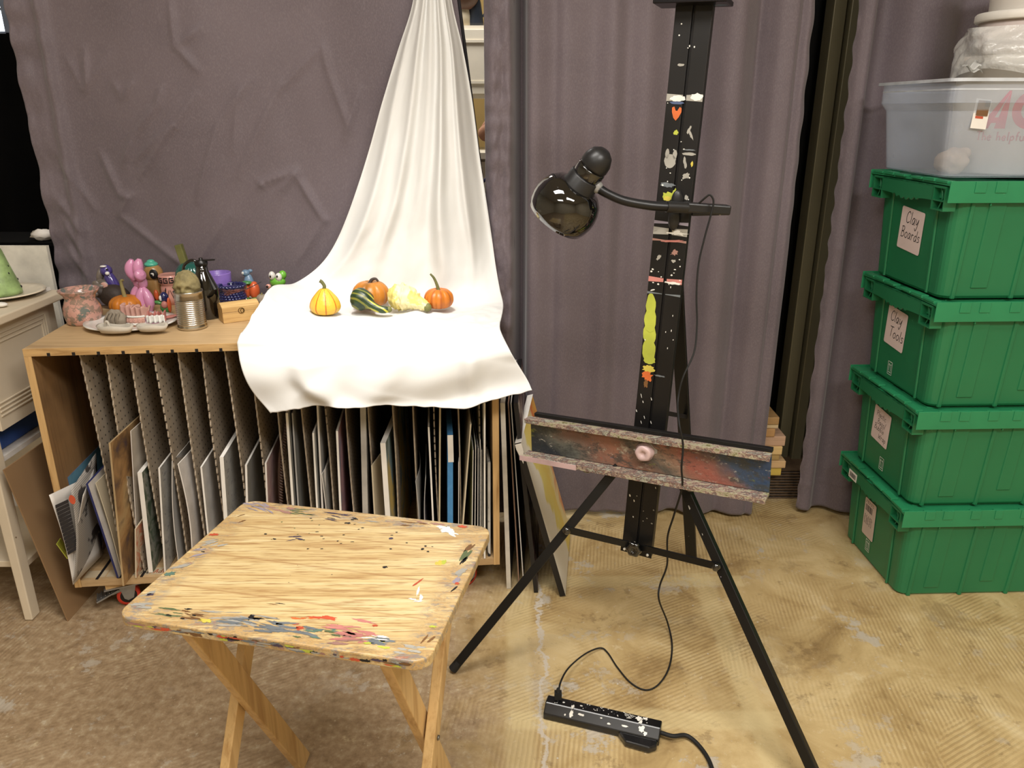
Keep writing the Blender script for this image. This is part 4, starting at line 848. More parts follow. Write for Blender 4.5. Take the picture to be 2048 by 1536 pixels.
# purple mug on the blue rope pot's back
o = local('clay_mug', 'lavender clay mug with grey marks behind the navy coiled pot', 'mug')
obj('cup', MB().lathe([(.001, 0), (.038, 0), (.040, .004), (.043, .092), (.042, .096), (.039, .093), (.036, .01), (.001, .008)], 44), 'g_lav', o); put(o, 442, 600, s=.98)
o = local('coil_pot', 'navy glazed coil-built pot beside the wooden box', 'pot')
cp = MB()
for k in range(8):
    z = .005+k*.0078; r_ = .036+.003*math.sin(k)+.0006*k; cp.tube([Vector(((r_+.0012*math.sin(22*a+k*1.7))*math.cos(a), (r_+.0012*math.sin(22*a+k*1.7))*math.sin(a), z+.0012*math.sin(22*a+k*1.7))) for a in [2*math.pi*i/90 for i in range(91)]], .0048, 8)
cp.lathe([(.001, .002), (.034, .002), (.034, .06)], 30); obj('coil_wall', cp, 'g_navy', o); put(o, 467, 607)
# pumpkin with blue bird
o = local('clay_tomato', 'orange lobed clay fruit with green leaf top and feet', 'figurine')
obj('body', MB().ell((-.012, 0, .028), (.016, .018, .026)).ell((.013, -.002, .03), (.016, .018, .028)), 'g_brick', o); obj('leaf', MB().ell((-.008, -.004, .054), (.018, .014, .006)).ell((-.01, -.016, .048), (.006, .004, .012)), 'g_green', o)
obj('foot', MB().ell((-.014, -.010, .006), (.012, .012, .006)).ell((.016, -.008, .006), (.012, .012, .006)).ell((.028, -.004, .012), (.006, .006, .008)), 'g_green', o); put(o, 503, 600, s=1.1)
o = local('bird_figurine', 'tiny pale blue clay bird perched behind the orange lobed fruit', 'figurine')
obj('body', MB().ell((0, 0, .042), (.017, .016, .042)), 'g_sky', o); obj('head', MB().ell((-.006, -.003, .086), (.013, .012, .011)).ell((.008, 0, .092), (.008, .006, .006)), 'g_sky', o); obj('eye', MB().ell((-.012, -.013, .087), (.005, .003, .005), n=8), 'g_china', o); place(o, Py(501, 600, 2.535)*0+Vector((Py(501, 600, 2.535).x, 2.54, ZR)), 0, 1.03)
# frog
o = local('frog_figurine', 'bright green clay frog with bulging white eyes beside white cloth', 'figurine')
obj('body', MB().ell((0, 0, .03), (.022, .02, .034), (0, R(14), 0)), 'g_lime', o); obj('head', MB().ell((.004, 0, .062), (.024, .02, .018)).ell((.02, .002, .082), (.012, .013, .014)), 'g_lime', o)
for x in (-.008, .012): obj('eye', MB().ell((x, -.012, .083-.15*(x > 0)*.03), (.010, .010, .013)), 'g_china', o); obj('pupil', MB().ell((x-.002, -.0215, .082), (.003, .002, .004), n=8), 'p_black', o)
obj('hand', MB().ell((-.022, -.012, .05), (.008, .006, .007)), 'g_pinkin', o); obj('pupil_ring', MB().ell((-.024, -.0175, .05), (.004, .002, .004), n=8), 'p_black', o); put(o, 557, 603, s=1.08)
# duck
o = local('duck_figurine', 'small dark-headed clay duck with green bill and orange wing', 'figurine')
obj('body', MB().ell((0, 0, .02), (.017, .016, .021)), 'g_green', o); obj('head', MB().ell((-.001, 0, .052), (.013, .013, .018)), 'g_navy', o); obj('eye', MB().ell((-.008, -.010, .052), (.005, .004, .009), n=10), 'g_china', o)
obj('bill', MB().ell((-.018, -.006, .038), (.013, .008, .006), (0, R(15), 0)), 'g_green', o); obj('wing', MB().ell((.014, -.006, .03), (.006, .008, .024)), 'g_brick', o); obj('tail', MB().ell((.006, 0, .072), (.002, .002, .012), (0, R(12), 0), n=8), 'p_black', o); obj('breast', MB().ell((.002, -.012, .032), (.01, .008, .012)), 'g_rose', o); put(o, 334, 628)
# plate and clay bits
o = local('dinner_plate', 'white oval plate holding clay pieces on the rack top', 'plate')
obj('dish', MB().lathe([(.001, 0), (.085, .001), (.118, .010), (.130, .013), (.130, .016), (.115, .013), (.084, .005), (.001, .004)], 64), 'g_china', o)
pc_ = Pz(264, 651, ZR); place(o, pc_, 0, 1); o.scale = (1.0, .86, 1)
PZ = ZR+.0053
def pp(px, py, dz=0): return Pz(px, py, PZ+dz)
sh = MB(); sh.ell((0, 0, .024), (.026, .02, .024), n=24, fn=lambda d: 1+.18*noise.noise(d*2.2)).ell((-.018, -.006, .012), (.012, .010, .014)).ell((.02, -.008, .018), (.016, .014, .022), (0, R(25), 0), fn=lambda d: 1+.25*noise.noise(d*3))
for k in range(4): sh.tube(cr([(-.02+.012*k, -.014, .004), (-.018+.012*k, -.022, .022), (-.006+.01*k, -.018, .042)], 5), .003, 8)
tag(place(obj('clay_shell', sh, 'g_clayg', org=(0, 0, 0)), pp(232, 651, .003)), 'brown grey clay shell shape at left of the white plate', 'clay piece')
def ruffle(L, h, amp, n, th=.003):
    mb = MB(); mb.grid(lambda u, v: Vector((L*(u-.5), amp*math.sin(u*n)*(.3+v)+.01*v, h*v+.004*math.sin(u*n*1.7)*v)), 70, 6); return mb
o = tag(obj('clay_ruffle', ruffle(.10, .032, .011, 34), 'g_pclay', solid=.003, org=(0, 0, 0)), 'pink ruffled clay strip behind the beaded band on plate', 'clay piece'); place(o, pp(266, 634, .012), R(-18))
mb = MB().grid(lambda u, v: Vector((.034*math.sin(-1.1+2.2*u), -.02*math.cos(-1.1+2.2*u), .004+.024*v)), 24, 2)
for k in range(24):
    a = -1.1+2.2*k/23
    for z in (.005, .027): mb.ell((.034*math.sin(a), -.0215*math.cos(a), z), .0016, m=1, n=6)
for k in range(6): a = -.9+.36*k; mb.tube([Vector((.034*math.sin(a+.06*math.cos(t)), -.0222*math.cos(a), .016+.005*math.sin(t))) for t in [i*.8 for i in range(9)]], .0007, 5, m=0)
o = tag(obj('beaded_band', mb, ['g_pclay', 'g_china'], solid=.003, org=(0, 0, 0)), 'pink clay band edged with tiny white beads on the plate', 'clay piece'); place(o, pp(275, 648, .003), R(-6))
mb = ruffle(.05, .026, .009, 20); mb.grid(lambda u, v: Vector((.05*(u-.5), -.012+.006*math.sin(u*24), .022*v)), 40, 4, m=1)
o = tag(obj('striped_ruffle', mb, ['g_rose', 'g_china'], solid=.002, org=(0, 0, 0)), 'small striped pink and white ruffle on plate beside the can', 'clay piece'); place(o, pp(314, 643, .004), R(15))
def boat(L, w, h, rim=.005):
    mb = MB(); 
    def out(k, s, z): a = 2*math.pi*k/36; x = math.cos(a)*L*s; y = math.sin(a)*w*s*(1-.15*math.cos(a)); return Vector((x, y, z+.12*abs(x)*0+.003*math.sin(a*3)*(z > .002)))
    rg = [(.80, 0), (1, h), (1-rim/w*.8, h+.001), (.72, .006)]
    vs = [out(k, s, z) for s, z in rg for k in range(36)]; fs = [(i*36+k, i*36+(k+1) % 36, (i+1)*36+(k+1) % 36, (i+1)*36+k) for i in range(3) for k in range(36)]
    fs.append(tuple(range(36))[::-1]); fs.append(tuple(108+k for k in range(36))); return mb.add(vs, fs, 0, True)
bt1 = boat(.058, .024, .021); bt1.tube(cr([(-.032, 0, .012), (-.026, -.002, .03), (-.020, -.003, .033), (-.014, -.004, .02), (-.004, -.006, .012)], 6), .004, 8)
o = tag(obj('clay_boat', bt1, 'g_clay', org=(0, 0, 0)), 'larger pale clay dish with a small hook at the plate front', 'clay piece'); place(o, pp(232, 664, .004), R(-2), .92)
o = tag(obj('clay_boat', boat(.046, .019, .018), 'g_clay', org=(0, 0, 0)), 'smaller pale clay dish at the right front of the plate', 'clay piece'); place(o, pp(306, 661, .005), R(8), .95)
o = tag(obj('striped_leaf', MB().ell((0, 0, .005), (.026, .010, .004), (0, R(-8), 0)), 'g_rose', org=(0, 0, 0)), 'flat striped red clay leaf near the duck on the plate', 'clay piece'); place(o, pp(342, 636, .008), R(10))
# tin can with head
o = local('tin_can', 'ribbed silver tin can holding a clay head', 'can')
prof = [(.001, 0), (.038, 0), (.0405, .002), (.0405, .008), (.0385, .012)]
z = .014
while z < .082: prof += [(.0385, z), (.0392, z+.0014), (.0385, z+.0028), (.0362, z+.0042)]; z += .0056
prof += [(.0388, .084), (.0388, .104), (.040, .105), (.040, .108), (.0375, .108), (.0372, .09), (.036, .02), (.001, .018)]
obj('can_wall', MB().lathe(prof, 56), 'g_silver', o); put(o, 386, 655, s=1.02)
o = local('clay_bust', 'rough olive grey clay head sitting in the tin can', 'sculpture')
def hf(d):
    q = 1+.06*noise.noise(d*5)+.025*noise.noise(d*14)
    if d.y < 0: q += -.32*math.exp(-((abs(d.x)-.40)**2/.03+(d.z+.02)**2/.016))+.18*math.exp(-(d.x**2/.02+(d.z+.12)**2/.05))+.12*math.exp(-((d.z-.2+.25*abs(d.x))**2/.008))
    return q
obj('head', MB().ell((0, 0, .036), (.036, .034, .047), n=60, fn=hf), 'g_olive', o)
put(o, 386, 655, z=ZR); o.location.z = ZR+.086
# wooden chest
o = local('wooden_box', 'small pale wooden chest with curved lid and brass clasp', 'box')
mb = MB().bb((-.052, -.03, 0), (.052, .03, .030)); obj('box_body', mb, 'g_box', o, bev=.001)
ld = MB(); P = [(-.0302, .0308)]+[(-.0302+.0604*k/12, .044+.010*math.sin(math.pi*k/12)) for k in range(13)]+[(.0302, .0308)]
ld.slab([Vector((-.0522, y, z)) for y, z in P], (.1044, 0, 0)); obj('box_lid', ld, 'g_box', o)
cl = MB().tube([Vector((.012*math.cos(t)*.7, -.0308, .032+.008*math.sin(t))) for t in [i*.5 for i in range(14)]], .0009, 6).tube([Vector((.004*math.cos(t)+.002, -.0308, .032+.014*math.sin(t)*.4)) for t in [i*.5 for i in range(14)]], .0009, 6)
obj('clasp', cl, mat('aged_brass', S(116, 92, 52), .4, .8), o); place(o, Pz(480, 638, ZR), R(32), 1.05)
# feather brush
o = local('dried_flower', 'brown feathery dried flower with dark stem lying on wooden box', 'flower')
fb = MB(); rnd = random.Random(4)
for k in range(150):
    t = rnd.random(); a = rnd.uniform(-1, 1); fb.tube([Vector((.055*t, 0, 0)), Vector((.055*t-.02, .014*a*(1.2-t), .012*rnd.uniform(-.6, 1)*(1.2-t)))], [.0011, .0004], 4, cap=False)
obj('plume', fb, mat('rust_plume', S(112, 66, 60), .7, var=.3, ns=60), o); obj('stem', MB().tube(cr([(0, 0, 0), (.05, 0, .001), (.10, .004, .012)], 6), .0013, 6), 'p_black', o)
place(o, Pz(466, 632, ZR)+Vector((0, 0, .073)), R(32), 1, 0, R(-6))
o = local('clay_gourd', 'small grey white ribbed gourd behind the wooden box', 'gourd')
pumpkin(o, .018, .030, 7, 'g_clayg', [(0, 0, .028), (.002, 0, .036)], .002, 'g_stem'); put(o, 525, 607)
tag(place(obj('pebble', MB().ell((0, 0, .010), (.03, .016, .010), n=20, fn=lambda d: 1+.2*noise.noise(d*1.5)), 'g_clay', org=(0, 0, 0)), Pz(512, 602, ZR)+Vector((.0, .016, 0))), 'flat beige stone behind the wooden box', 'stone')
# ------------------------------------------------------------ gourds on the cloth
ZG = ZT+.012
def gmat(name, base, stripe, n, th0, th1, warts=0, seed=0):
    t = NT(name); z = t.sep(); a = t.math('ARCTAN2', z[1], z[0]); s_ = t.math('SINE', t.math('ADD', t.math('MULTIPLY', a, n), t.math('MULTIPLY', t.noise(14, 3), 1.2)))
    c = t.mix(t.ramp(s_, [(th0, 0), (th1, 1)]), base, stripe)
    c = t.mix(t.ramp(t.noise(30, 4), [(.55, 0), (.75, .25)]), c, tuple(v*.6 for v in base[:3])+(1,))
    t.bump(t.noise(warts or 60, 2), .5 if warts else .15, .004); return t.set(Base_Color=c, Roughness=.4)
o = local('gourd', 'yellow pear-shaped gourd with orange stripes, leftmost on the cloth', 'gourd')
pr = cr([Vector(p+(0,)) for p in [(.001, 0), (.030, .003), (.043, .014), (.046, .027), (.040, .045), (.027, .062), (.015, .074), (.008, .077), (.001, .078)]], 4)
obj('body', MB().lathe([(max(p.x, .0005), max(0, p.y)) for p in pr], 60, fn=lambda a, z: 1-.03*abs(math.sin(a*4.5))+.006*noise.noise(Vector((math.cos(a)*9, math.sin(a)*9, z*200)))), gmat('yellow_stripe', S(226, 184, 60), S(200, 112, 30), 9, .86, .95, 70), o)
obj('stem', MB().tube(cr([(0, 0, .075), (.002, 0, .085), (-.005, 0, .097), (-.010, 0, .100)], 5), [.0075]+[.0052]*14+[.006], 8), 'g_greenstem', o); put(o, 652, 628, s=1.02, z=ZG)
o = local('pumpkin', 'rusty orange pumpkin with curled dark stem at the back of cloth', 'pumpkin')
pumpkin(o, .058, .078, 9, gmat('rust_orange', S(190, 122, 44), S(150, 98, 36), 3, .2, 1.4), [(0, 0, .074), (.006, 0, .084), (.018, 0, .087), (.026, 0, .079)], .0040, mat('dark_stem', S(66, 56, 50), .7)); put(o, 743, 612, s=1.0, z=ZG)
o = local('mini_pumpkin', 'small orange pumpkin with long leaning stem, rightmost on cloth', 'pumpkin')
pumpkin(o, .0475, .062, 9, gmat('orange_p', S(206, 120, 40), S(176, 92, 28), 9, .5, 1.3), [(0, 0, .058), (-.004, 0, .075), (-.013, 0, .097), (-.024, 0, .110)], .0038, 'g_greenstem'); put(o, 878, 616, s=.98, z=ZG)
def gourd_tube(nm, label, pts, rs, m, wart=0, rib=0, endm=None):
    o = local(nm, label, 'gourd'); P = cr([Vector(p) for p in pts], 10); Rr_ = [p.x for p in cr([Vector((r, 0, 0)) for r in rs], 10)]
    mb = MB(); mb.tube(P, Rr_, 40)
    import mathutils
    for i, v in enumerate(mb.v):
        k = i//40
        if k >= len(P): continue
        c = P[k]; d = (v-c); a = 2*math.pi*(i % 40)/40
        f = 1-rib*abs(math.sin(a*5))
        if wart: f += wart*max(0, noise.noise(Vector((math.cos(a)*3, math.sin(a)*3, k*.35)))*1.2+.5*noise.noise(Vector((math.cos(a)*7, math.sin(a)*9, k*1.1))))
        mb.v[i] = c+d*f
    obj('body', mb, m, o); obj('stem', MB().ell(pts[-1], (rs[-1]*1.1, rs[-1]*1.1, rs[-1]*1.1), n=12), endm or 'g_greenstem', o); return o
def greenm():
    t = NT('green_stripe_gourd'); c = t.ramp(t.noise(30, 3), [(.3, S(26, 44, 26)), (.7, S(52, 72, 44))])
    z = t.sep(t.map(rot=(0, R(0), R(40)))); s_ = t.math('SINE', t.math('ADD', t.math('MULTIPLY', t.math('ADD', z[1], t.math('MULTIPLY', z[2], .9)), 300), t.math('MULTIPLY', t.noise(25, 2), 4)))
    xg = t.ramp(t.sep()[0], [(.0, .0), (.018, 1)])
    c = t.mix(t.math('MULTIPLY', t.ramp(s_, [(.45, 0), (.7, 1)]), t.math('ADD', t.math('MULTIPLY', xg, .7), .3)), c, S(196, 190, 66)); return t.set(Base_Color=c, Roughness=.35)
o = gourd_tube('gourd', 'dark green gourd with yellow stripes and curved neck', [(-.046, .016, .034), (-.036, .012, .034), (-.018, .004, .033), (-.002, -.006, .030), (.014, -.018, .022), (.032, -.026, .014), (.050, -.029, .011), (.064, -.026, .011)], [.006, .027, .033, .027, .0135, .0115, .0105, .0085], greenm(), 0, .05)
put(o, 736, 622, z=ZG+.001, s=1.08)
wm = mat('pale_warty_skin', S(232, 212, 122), .5, var=.15, ns=30, spots=[(S(236, 224, 170), 20, .5)])
o = gourd_tube('gourd', 'pale yellow warty gourd lying with green-tipped neck to right', [(-.052, .008, .034), (-.042, .006, .035), (-.018, .0, .036), (.008, -.006, .033), (.034, -.016, .025), (.055, -.026, .018), (.066, -.032, .013)], [.006, .026, .036, .034, .022, .016, .012], wm, .26, .03)
put(o, 812, 618, z=ZG+.001, s=1.06)
# ============================================================ TRAY TABLE
ZTB = .66
tc = (Pz(500, 1003, ZTB)+Pz(975, 1050, ZTB)+Pz(845, 1335, ZTB)+Pz(240, 1225, ZTB))/4
TA = R(-12.3); TW, TD = .545, .415
TT = Matrix.Translation((tc.x, tc.y, 0)) @ Matrix.Rotation(TA, 4, 'Z'); TI = TT.inverted()
tt = thing('folding_table', 'paint-splattered light wood folding tray table in the foreground', 'table', (tc.x, tc.y, 0))
def tablem():
    t = NT('paint_worn_table_wood'); v = t.map((2.6, 46, 46), rot=(0, 0, -TA), loc=(3, 0, 0)); n = t.noise(1.6, 7, v, .6, .7); f = t.noise(1, 3, t.map((14, 240, 100), rot=(0, 0, -TA)), .6)
    c = t.ramp(n, [(.28, S(166, 132, 86)), (.40, S(196, 166, 114)), (.52, S(212, 188, 136)), (.7, S(224, 204, 158))])
    c = t.mix(t.ramp(f, [(.52, 0), (.62, .75)]), c, S(158, 118, 72))
    lx = t.sep(t.map(rot=(0, 0, -TA)))
    # plank joints
    for p in (-.105, .0, .105): c = t.mix(t.ramp(t.math('ABSOLUTE', t.math('SUBTRACT', lx[1], p)), [(.0012, .45), (.0022, 0)]), c, S(150, 100, 54))
    ex = t.math('SUBTRACT', t.math('ABSOLUTE', lx[0]), TW/2-.04); ey = t.math('SUBTRACT', t.math('ABSOLUTE', lx[1]), TD/2-.035); e = t.math('MAXIMUM', ex, ey)
    em = t.ramp(t.math('ADD', t.math('MULTIPLY', e, 14), t.math('MULTIPLY', t.noise(10, 4), .5)), [(-.15, 0), (.4, 1)])
    pn = t.noise(18, 8, t.map((.7, 1.6, 1), rot=(0, 0, -TA), loc=(5, 5, 1)), .78, .5)
    pc = t.ramp(t.noise(26, 8, t.map((.7, 1.8, 1), rot=(0, 0, -TA), loc=(1, 9, 2)), .8), [(.3, S(88, 80, 76)), (.42, S(150, 128, 96)), (.5, S(196, 160, 104)), (.58, S(128, 128, 124)), (.66, S(170, 110, 84)), (.76, S(200, 196, 180))])
    c = t.mix(t.math('MULTIPLY', em, t.ramp(pn, [(.40, 0), (.52, .95)])), c, pc)
    sp = t.ramp(t.noise(70, 3, t.map(loc=(7, 2, 2)), .6), [(.735, 0), (.75, .8)]); c = t.mix(sp, c, S(50, 40, 40))
    t.bump(t.math('ADD', n, f), .12, .002); return t.set(Base_Color=c, Roughness=.38, Coat_Weight=.15)
def rrect(w, d, r, n=8):
    out = []
    for cx, cy, a0 in ((w/2-r, d/2-r, 0), (-w/2+r, d/2-r, 90), (-w/2+r, -d/2+r, 180), (w/2-r, -d/2+r, 270)):
        for k in range(n+1): a = R(a0+90*k/n); out.append((cx+r*math.cos(a), cy+r*math.sin(a)))
    return out
TBM = tablem()
mb = MB(); rr = rrect(TW, TD, .03)
mb.slab([TT @ Vector((x, y, ZTB-.019)) for x, y in rr], (0, 0, .019))
topmb = mb
dm = ['p_white', 'p_black', 'p_red', 'p_orange', 'p_yellow', 'p_lime', 'p_blue', 'p_steel', 'p_lav', 'p_mauve', 'p_pink', 'p_green', 'p_teal', 'p_grey', 'p_purple', 'p_brown']
di = {k: i for i, k in enumerate(dm)}
dc = MB(); sd = [0]
U_, V_ = Vector((math.cos(TA), math.sin(TA), 0)), Vector((-math.sin(TA), math.cos(TA), 0))
def dab(px, py, w, h, ang, m, n=1, spread=0):
    w *= 1.25; h *= 1.45
    for k in range(n):
        sd[0] += 1; rnd = random.Random(sd[0]); c = Pz(px+rnd.uniform(-1, 1)*spread, py+rnd.uniform(-1, 1)*spread*.35, ZTB+.0002+.0001*(sd[0] % 7))
        q = TI @ c
        if abs(q.x) > TW/2-.012 or abs(q.y) > TD/2-.012: continue
        ww = w*rnd.uniform(.5, 1) if n > 1 else w; hh = h*rnd.uniform(.5, 1) if n > 1 else h
        dc.blob(c, U_, V_, ww, hh, R(ang+rnd.uniform(-12, 12)*(n > 1)), di['p_'+m], sd[0], .55 if w > .01 else .4, 22)
for a in [(885, 1055, .030, .012, -25, 'white'), (902, 1065, .034, .014, -35, 'white'), (893, 1060, .03, .02, 0, 'white'), (695, 1046, .012, .006, 0, 'black'), (711, 1037, .016, .005, -20, 'black'), (705, 1039, .008, .004, 0, 'black'), (782, 1077, .008, .007, 0, 'purple'), (770, 1134, .010, .006, 10, 'black'),
          (845, 1098, .006, .006, 0, 'black'), (851, 1092, .005, .004, 0, 'black'), (856, 1103, .005, .004, 0, 'black'), (590, 1073, .03, .004, 15, 'purple'), (600, 1078, .022, .004, -10, 'purple'), (583, 1080, .02, .003, 30, 'purple'), (549, 1078, .008, .004, -20, 'black'), (531, 1068, .006, .004, 0, 'black'),
          (512, 1237, .028, .006, 12, 'black'), (502, 1234, .010, .014, 0, 'black'), (545, 1236, .022, .003, 10, 'black'), (412, 1241, .026, .009, 0, 'yellow'), (600, 1256, .014, .010, 0, 'red'), (635, 1235, .045, .005, 4, 'red'), (660, 1236, .03, .008, -4, 'red'),
          (750, 1251, .012, .005, 10, 'red'), (428, 1069, .020, .009, 20, 'red'), (338, 1148, .022, .012, 35, 'teal'), (320, 1160, .02, .008, 35, 'steel'), (880, 1126, .016, .016, 0, 'yellow'), (888, 1124, .010, .014, 0, 'lime'), (835, 1165, .004, .026, -20, 'red'),
          (836, 1182, .004, .022, 10, 'white'), (842, 1195, .006, .016, 20, 'white'), (825, 1198, .018, .004, 0, 'white'), (838, 1202, .018, .004, 20, 'white'), (545, 1208, .022, .002, 4, 'brown'), (560, 1207, .02, .002, 4, 'black'), (300, 1189, .012, .008, 30, 'purple'),
          (826, 1037, .014, .006, 0, 'green'), (912, 1049, .036, .010, -12, 'orange'), (925, 1053, .02, .009, 0, 'red'), (940, 1050, .004, .012, -20, 'steel'), (500, 1008, .03, .006, 0, 'lav'), (555, 1007, .030, .008, -12, 'white')]: dab(*a)
for a in [(470, 1245, .06, .005, 2, 'steel', 9, 28), (550, 1253, .06, .007, -3, 'steel', 9, 28), (500, 1243, .05, .006, 0, 'grey', 6, 40), (610, 1262, .05, .006, -3, 'steel', 5, 25), (640, 1262, .03, .006, 0, 'teal', 5, 40), (700, 1255, .05, .006, 0, 'pink', 6, 45), (715, 1275, .05, .010, 4, 'pink', 8, 30), (690, 1280, .04, .006, 4, 'mauve', 6, 28),
          (765, 1283, .04, .010, 0, 'steel', 5, 18), (745, 1274, .03, .004, 10, 'white', 5, 20), (620, 1275, .02, .006, 0, 'green', 4, 60), (440, 1232, .05, .004, 4, 'grey', 6, 35), (590, 1245, .02, .005, 0, 'orange', 5, 40), (870, 1042, .05, .008, -6, 'mauve', 8, 30), (850, 1038, .04, .006, -6, 'grey', 5, 28), (840, 1046, .03, .005, 0, 'brown', 4, 30),
          (520, 1016, .05, .005, -20, 'lav', 8, 22), (560, 1018, .04, .008, -10, 'mauve', 6, 22), (600, 1018, .05, .004, 0, 'green', 6, 30), (690, 1030, .04, .004, -4, 'purple', 7, 30), (640, 1025, .03, .003, 0, 'black', 6, 40), (760, 1038, .03, .005, 0, 'grey', 5, 40), (465, 1035, .02, .005, 50, 'brown', 6, 22), (430, 1085, .03, .006, 40, 'grey', 7, 22),
          (390, 1105, .03, .005, 45, 'lav', 5, 20), (400, 1100, .01, .004, 0, 'black', 6, 22), (360, 1130, .04, .008, 45, 'grey', 6, 18), (300, 1180, .03, .008, 40, 'grey', 6, 25), (270, 1212, .04, .008, 10, 'grey', 8, 25), (260, 1205, .03, .006, 30, 'lime', 4, 22), (330, 1222, .04, .004, 0, 'green', 6, 30), (385, 1228, .03, .004, 0, 'brown', 6, 30), (350, 1230, .012, .004, 0, 'black', 6, 40),
          (930, 1110, .006, .045, -12, 'green', 5, 6), (928, 1120, .006, .03, -12, 'black', 4, 5), (922, 1145, .012, .03, -15, 'grey', 6, 6), (917, 1160, .010, .02, -15, 'lav', 5, 7), (912, 1178, .006, .03, -20, 'black', 4, 6), (920, 1165, .010, .008, 0, 'red', 3, 6), (938, 1095, .006, .03, -15, 'brown', 4, 5), (905, 1200, .008, .012, 0, 'yellow', 3, 5), (895, 1235, .006, .03, -20, 'brown', 4, 8),
          (860, 1280, .006, .03, -20, 'brown', 4, 12), (865, 1255, .02, .006, 0, 'lime', 4, 18), (820, 1298, .03, .006, 0, 'grey', 7, 25), (700, 1068, .008, .003, 20, 'black', 14, 90), (600, 1060, .006, .003, 40, 'green', 8, 60), (820, 1080, .006, .004, 0, 'black', 4, 60), (760, 1290, .02, .006, 0, 'lime', 4, 30)]: dab(*a)
topmb.merge(dc, 1)
# paint smears on the front edge
se = MB(); rnd = random.Random(11)
for k in range(70):
    x = rnd.uniform(-TW/2+.035, TW/2-.035); c = TT @ Vector((x, -TD/2-.0004-.00005*k/10, ZTB-.0095+rnd.uniform(-.004, .004)))
    se.blob(c, U_, (0, 0, 1), rnd.uniform(.008, .04), rnd.uniform(.003, .008), 0, rnd.choice([di['p_'+q] for q in ('grey', 'mauve', 'steel', 'brown', 'lime', 'purple', 'red', 'brown', 'grey', 'black')]), k, .5)
topmb.merge(se, 1); obj('tabletop', topmb, [TBM]+dm, tt, bev=.0025)
M['legw'] = wood('leg_wood', S(206, 172, 118), S(172, 132, 80), 2, 1.0, .45)
def tleg(a, b, t, w): return MB().bar(TT @ Vector(a), TT @ Vector(b), w, t, up=tuple(TT.to_3x3() @ Vector((1, 0, 0))))
zt_ = ZTB-.021
for sx in (-1, 1):
    xo = sx*.205
    xi = xo-.024*sx
    obj('leg', tleg((xi, -.155, zt_), (xi, .160, .002), .020, .042), 'legw', tt, bev=.002)
    obj('leg', tleg((xo, .155, zt_), (xo, -.185, .002), .020, .036), 'legw', tt, bev=.002)
    bolt = MB().lathe([(.005, 0), (.005, .003), (.002, .004)], 12, T=TT @ Matrix.Translation((xo+.0102*sx, -.012, .32)) @ Matrix.Rotation(R(90*sx), 4, 'Y')); obj('bolt', bolt, 'screw', tt)
obj('crossbar', MB().bar(TT @ Vector((-.170, -.170, .05)), TT @ Vector((.170, -.170, .05)), .018, .03), 'legw', tt)
obj('crossbar', MB().bar(TT @ Vector((-.170, .145, zt_-.012)), TT @ Vector((.170, .145, zt_-.012)), .018, .022), 'legw', tt)
# ============================================================ EASEL
ec = Vector((.332, 1.754, 0)); et = Vector((.9, -.435, 0)).normalized(); en = Vector((.435, .9, 0)).normalized()
def E3(t, n, z): return ec+et*t+en*n+Vector((0, 0, z))
es = thing('studio_easel', 'tall black metal easel streaked with paint drips', 'easel', ec)
M['eblk'] = mat('black_anodised', S(26, 25, 25), .42, .2, var=.2, ns=6, spots=[(S(150, 150, 146), 46, .735)]); M['eclean'] = mat('black_metal', S(20, 20, 20), .4, .3, spots=[(S(160, 160, 155), 34, .74)])
m0, m1 = Pp(1272, 1108, E3(0, .05, 0), en), Pp(1391, -12, E3(0, .115, 0), en)
mz = (m1-m0).normalized(); mx = (et-mz*et.dot(mz)).normalized(); mn = mx.cross(mz)*-1
if mn.dot(en) < 0: mn = -mn
m1 = m0+mz*(m1-m0).length; Lm = (m1-m0).length+.06
MT = Matrix((mx, mn, mz)).transposed().to_4x4(); MT.translation = m0
def Pm(px, py, off=0): 
    p = Pp(px, py, m0-mn*off, mn); return MT.inverted() @ p
mw = .041; rails = []
for sx in (-1, 1):
    r_ = MB().bb((sx*.003 if sx > 0 else -mw, 0, 0), (mw if sx > 0 else -.003, .022, Lm), T=MT)
    rails.append(r_)
obj('mast_channel', MB().bb((-.0028, .008, .002), (.0028, .021, Lm-.002), T=MT), 'p_black', es)
dl, dr = MB(), MB(); sd = [500]
def md(px, py, w, h, ang, m, jag=.4, n=1, sp=0):
    for k in range(n):
        sd[0] += 1; rnd = random.Random(sd[0]); q = Pm(px+rnd.uniform(-1, 1)*sp, py+rnd.uniform(-1, 1)*sp); 
        ww, hh = (w, h) if n == 1 else (w*rnd.uniform(.4, 1), h*rnd.uniform(.4, 1))
        if abs(q.x) > mw-.003: continue
        ww = min(ww, 2*(mw+.0-abs(q.x)))
        ww *= 1.2; hh *= 1.3
        (dl if q.x < 0 else dr).blob(MT @ Vector((q.x, -.0006-.00012*(sd[0] % 6), q.z)), mx, mz, ww, hh, R(ang), di['p_'+m], sd[0], jag, 20)
def mband(y0, y1, m):     # brushed band across both rails
    a = Pm(1370, y0).z; b = Pm(1370, y1).z
    for s in (-1, 1): (dl if s < 0 else dr).add([MT @ Vector(p) for p in ((s*.004, -.0005, a), (s*mw, -.0005, a+.002), (s*mw, -.0005, b), (s*.004, -.0005, b+.002))], [(0, 1, 2, 3)], di['p_'+m])
mband(190, 203, 'grey'); md(1356, 197, .034, .012, 0, 'white', .3); md(1394, 194, .034, .014, 0, 'white', .3); md(1354, 206, .03, .006, 0, 'blue', .3)
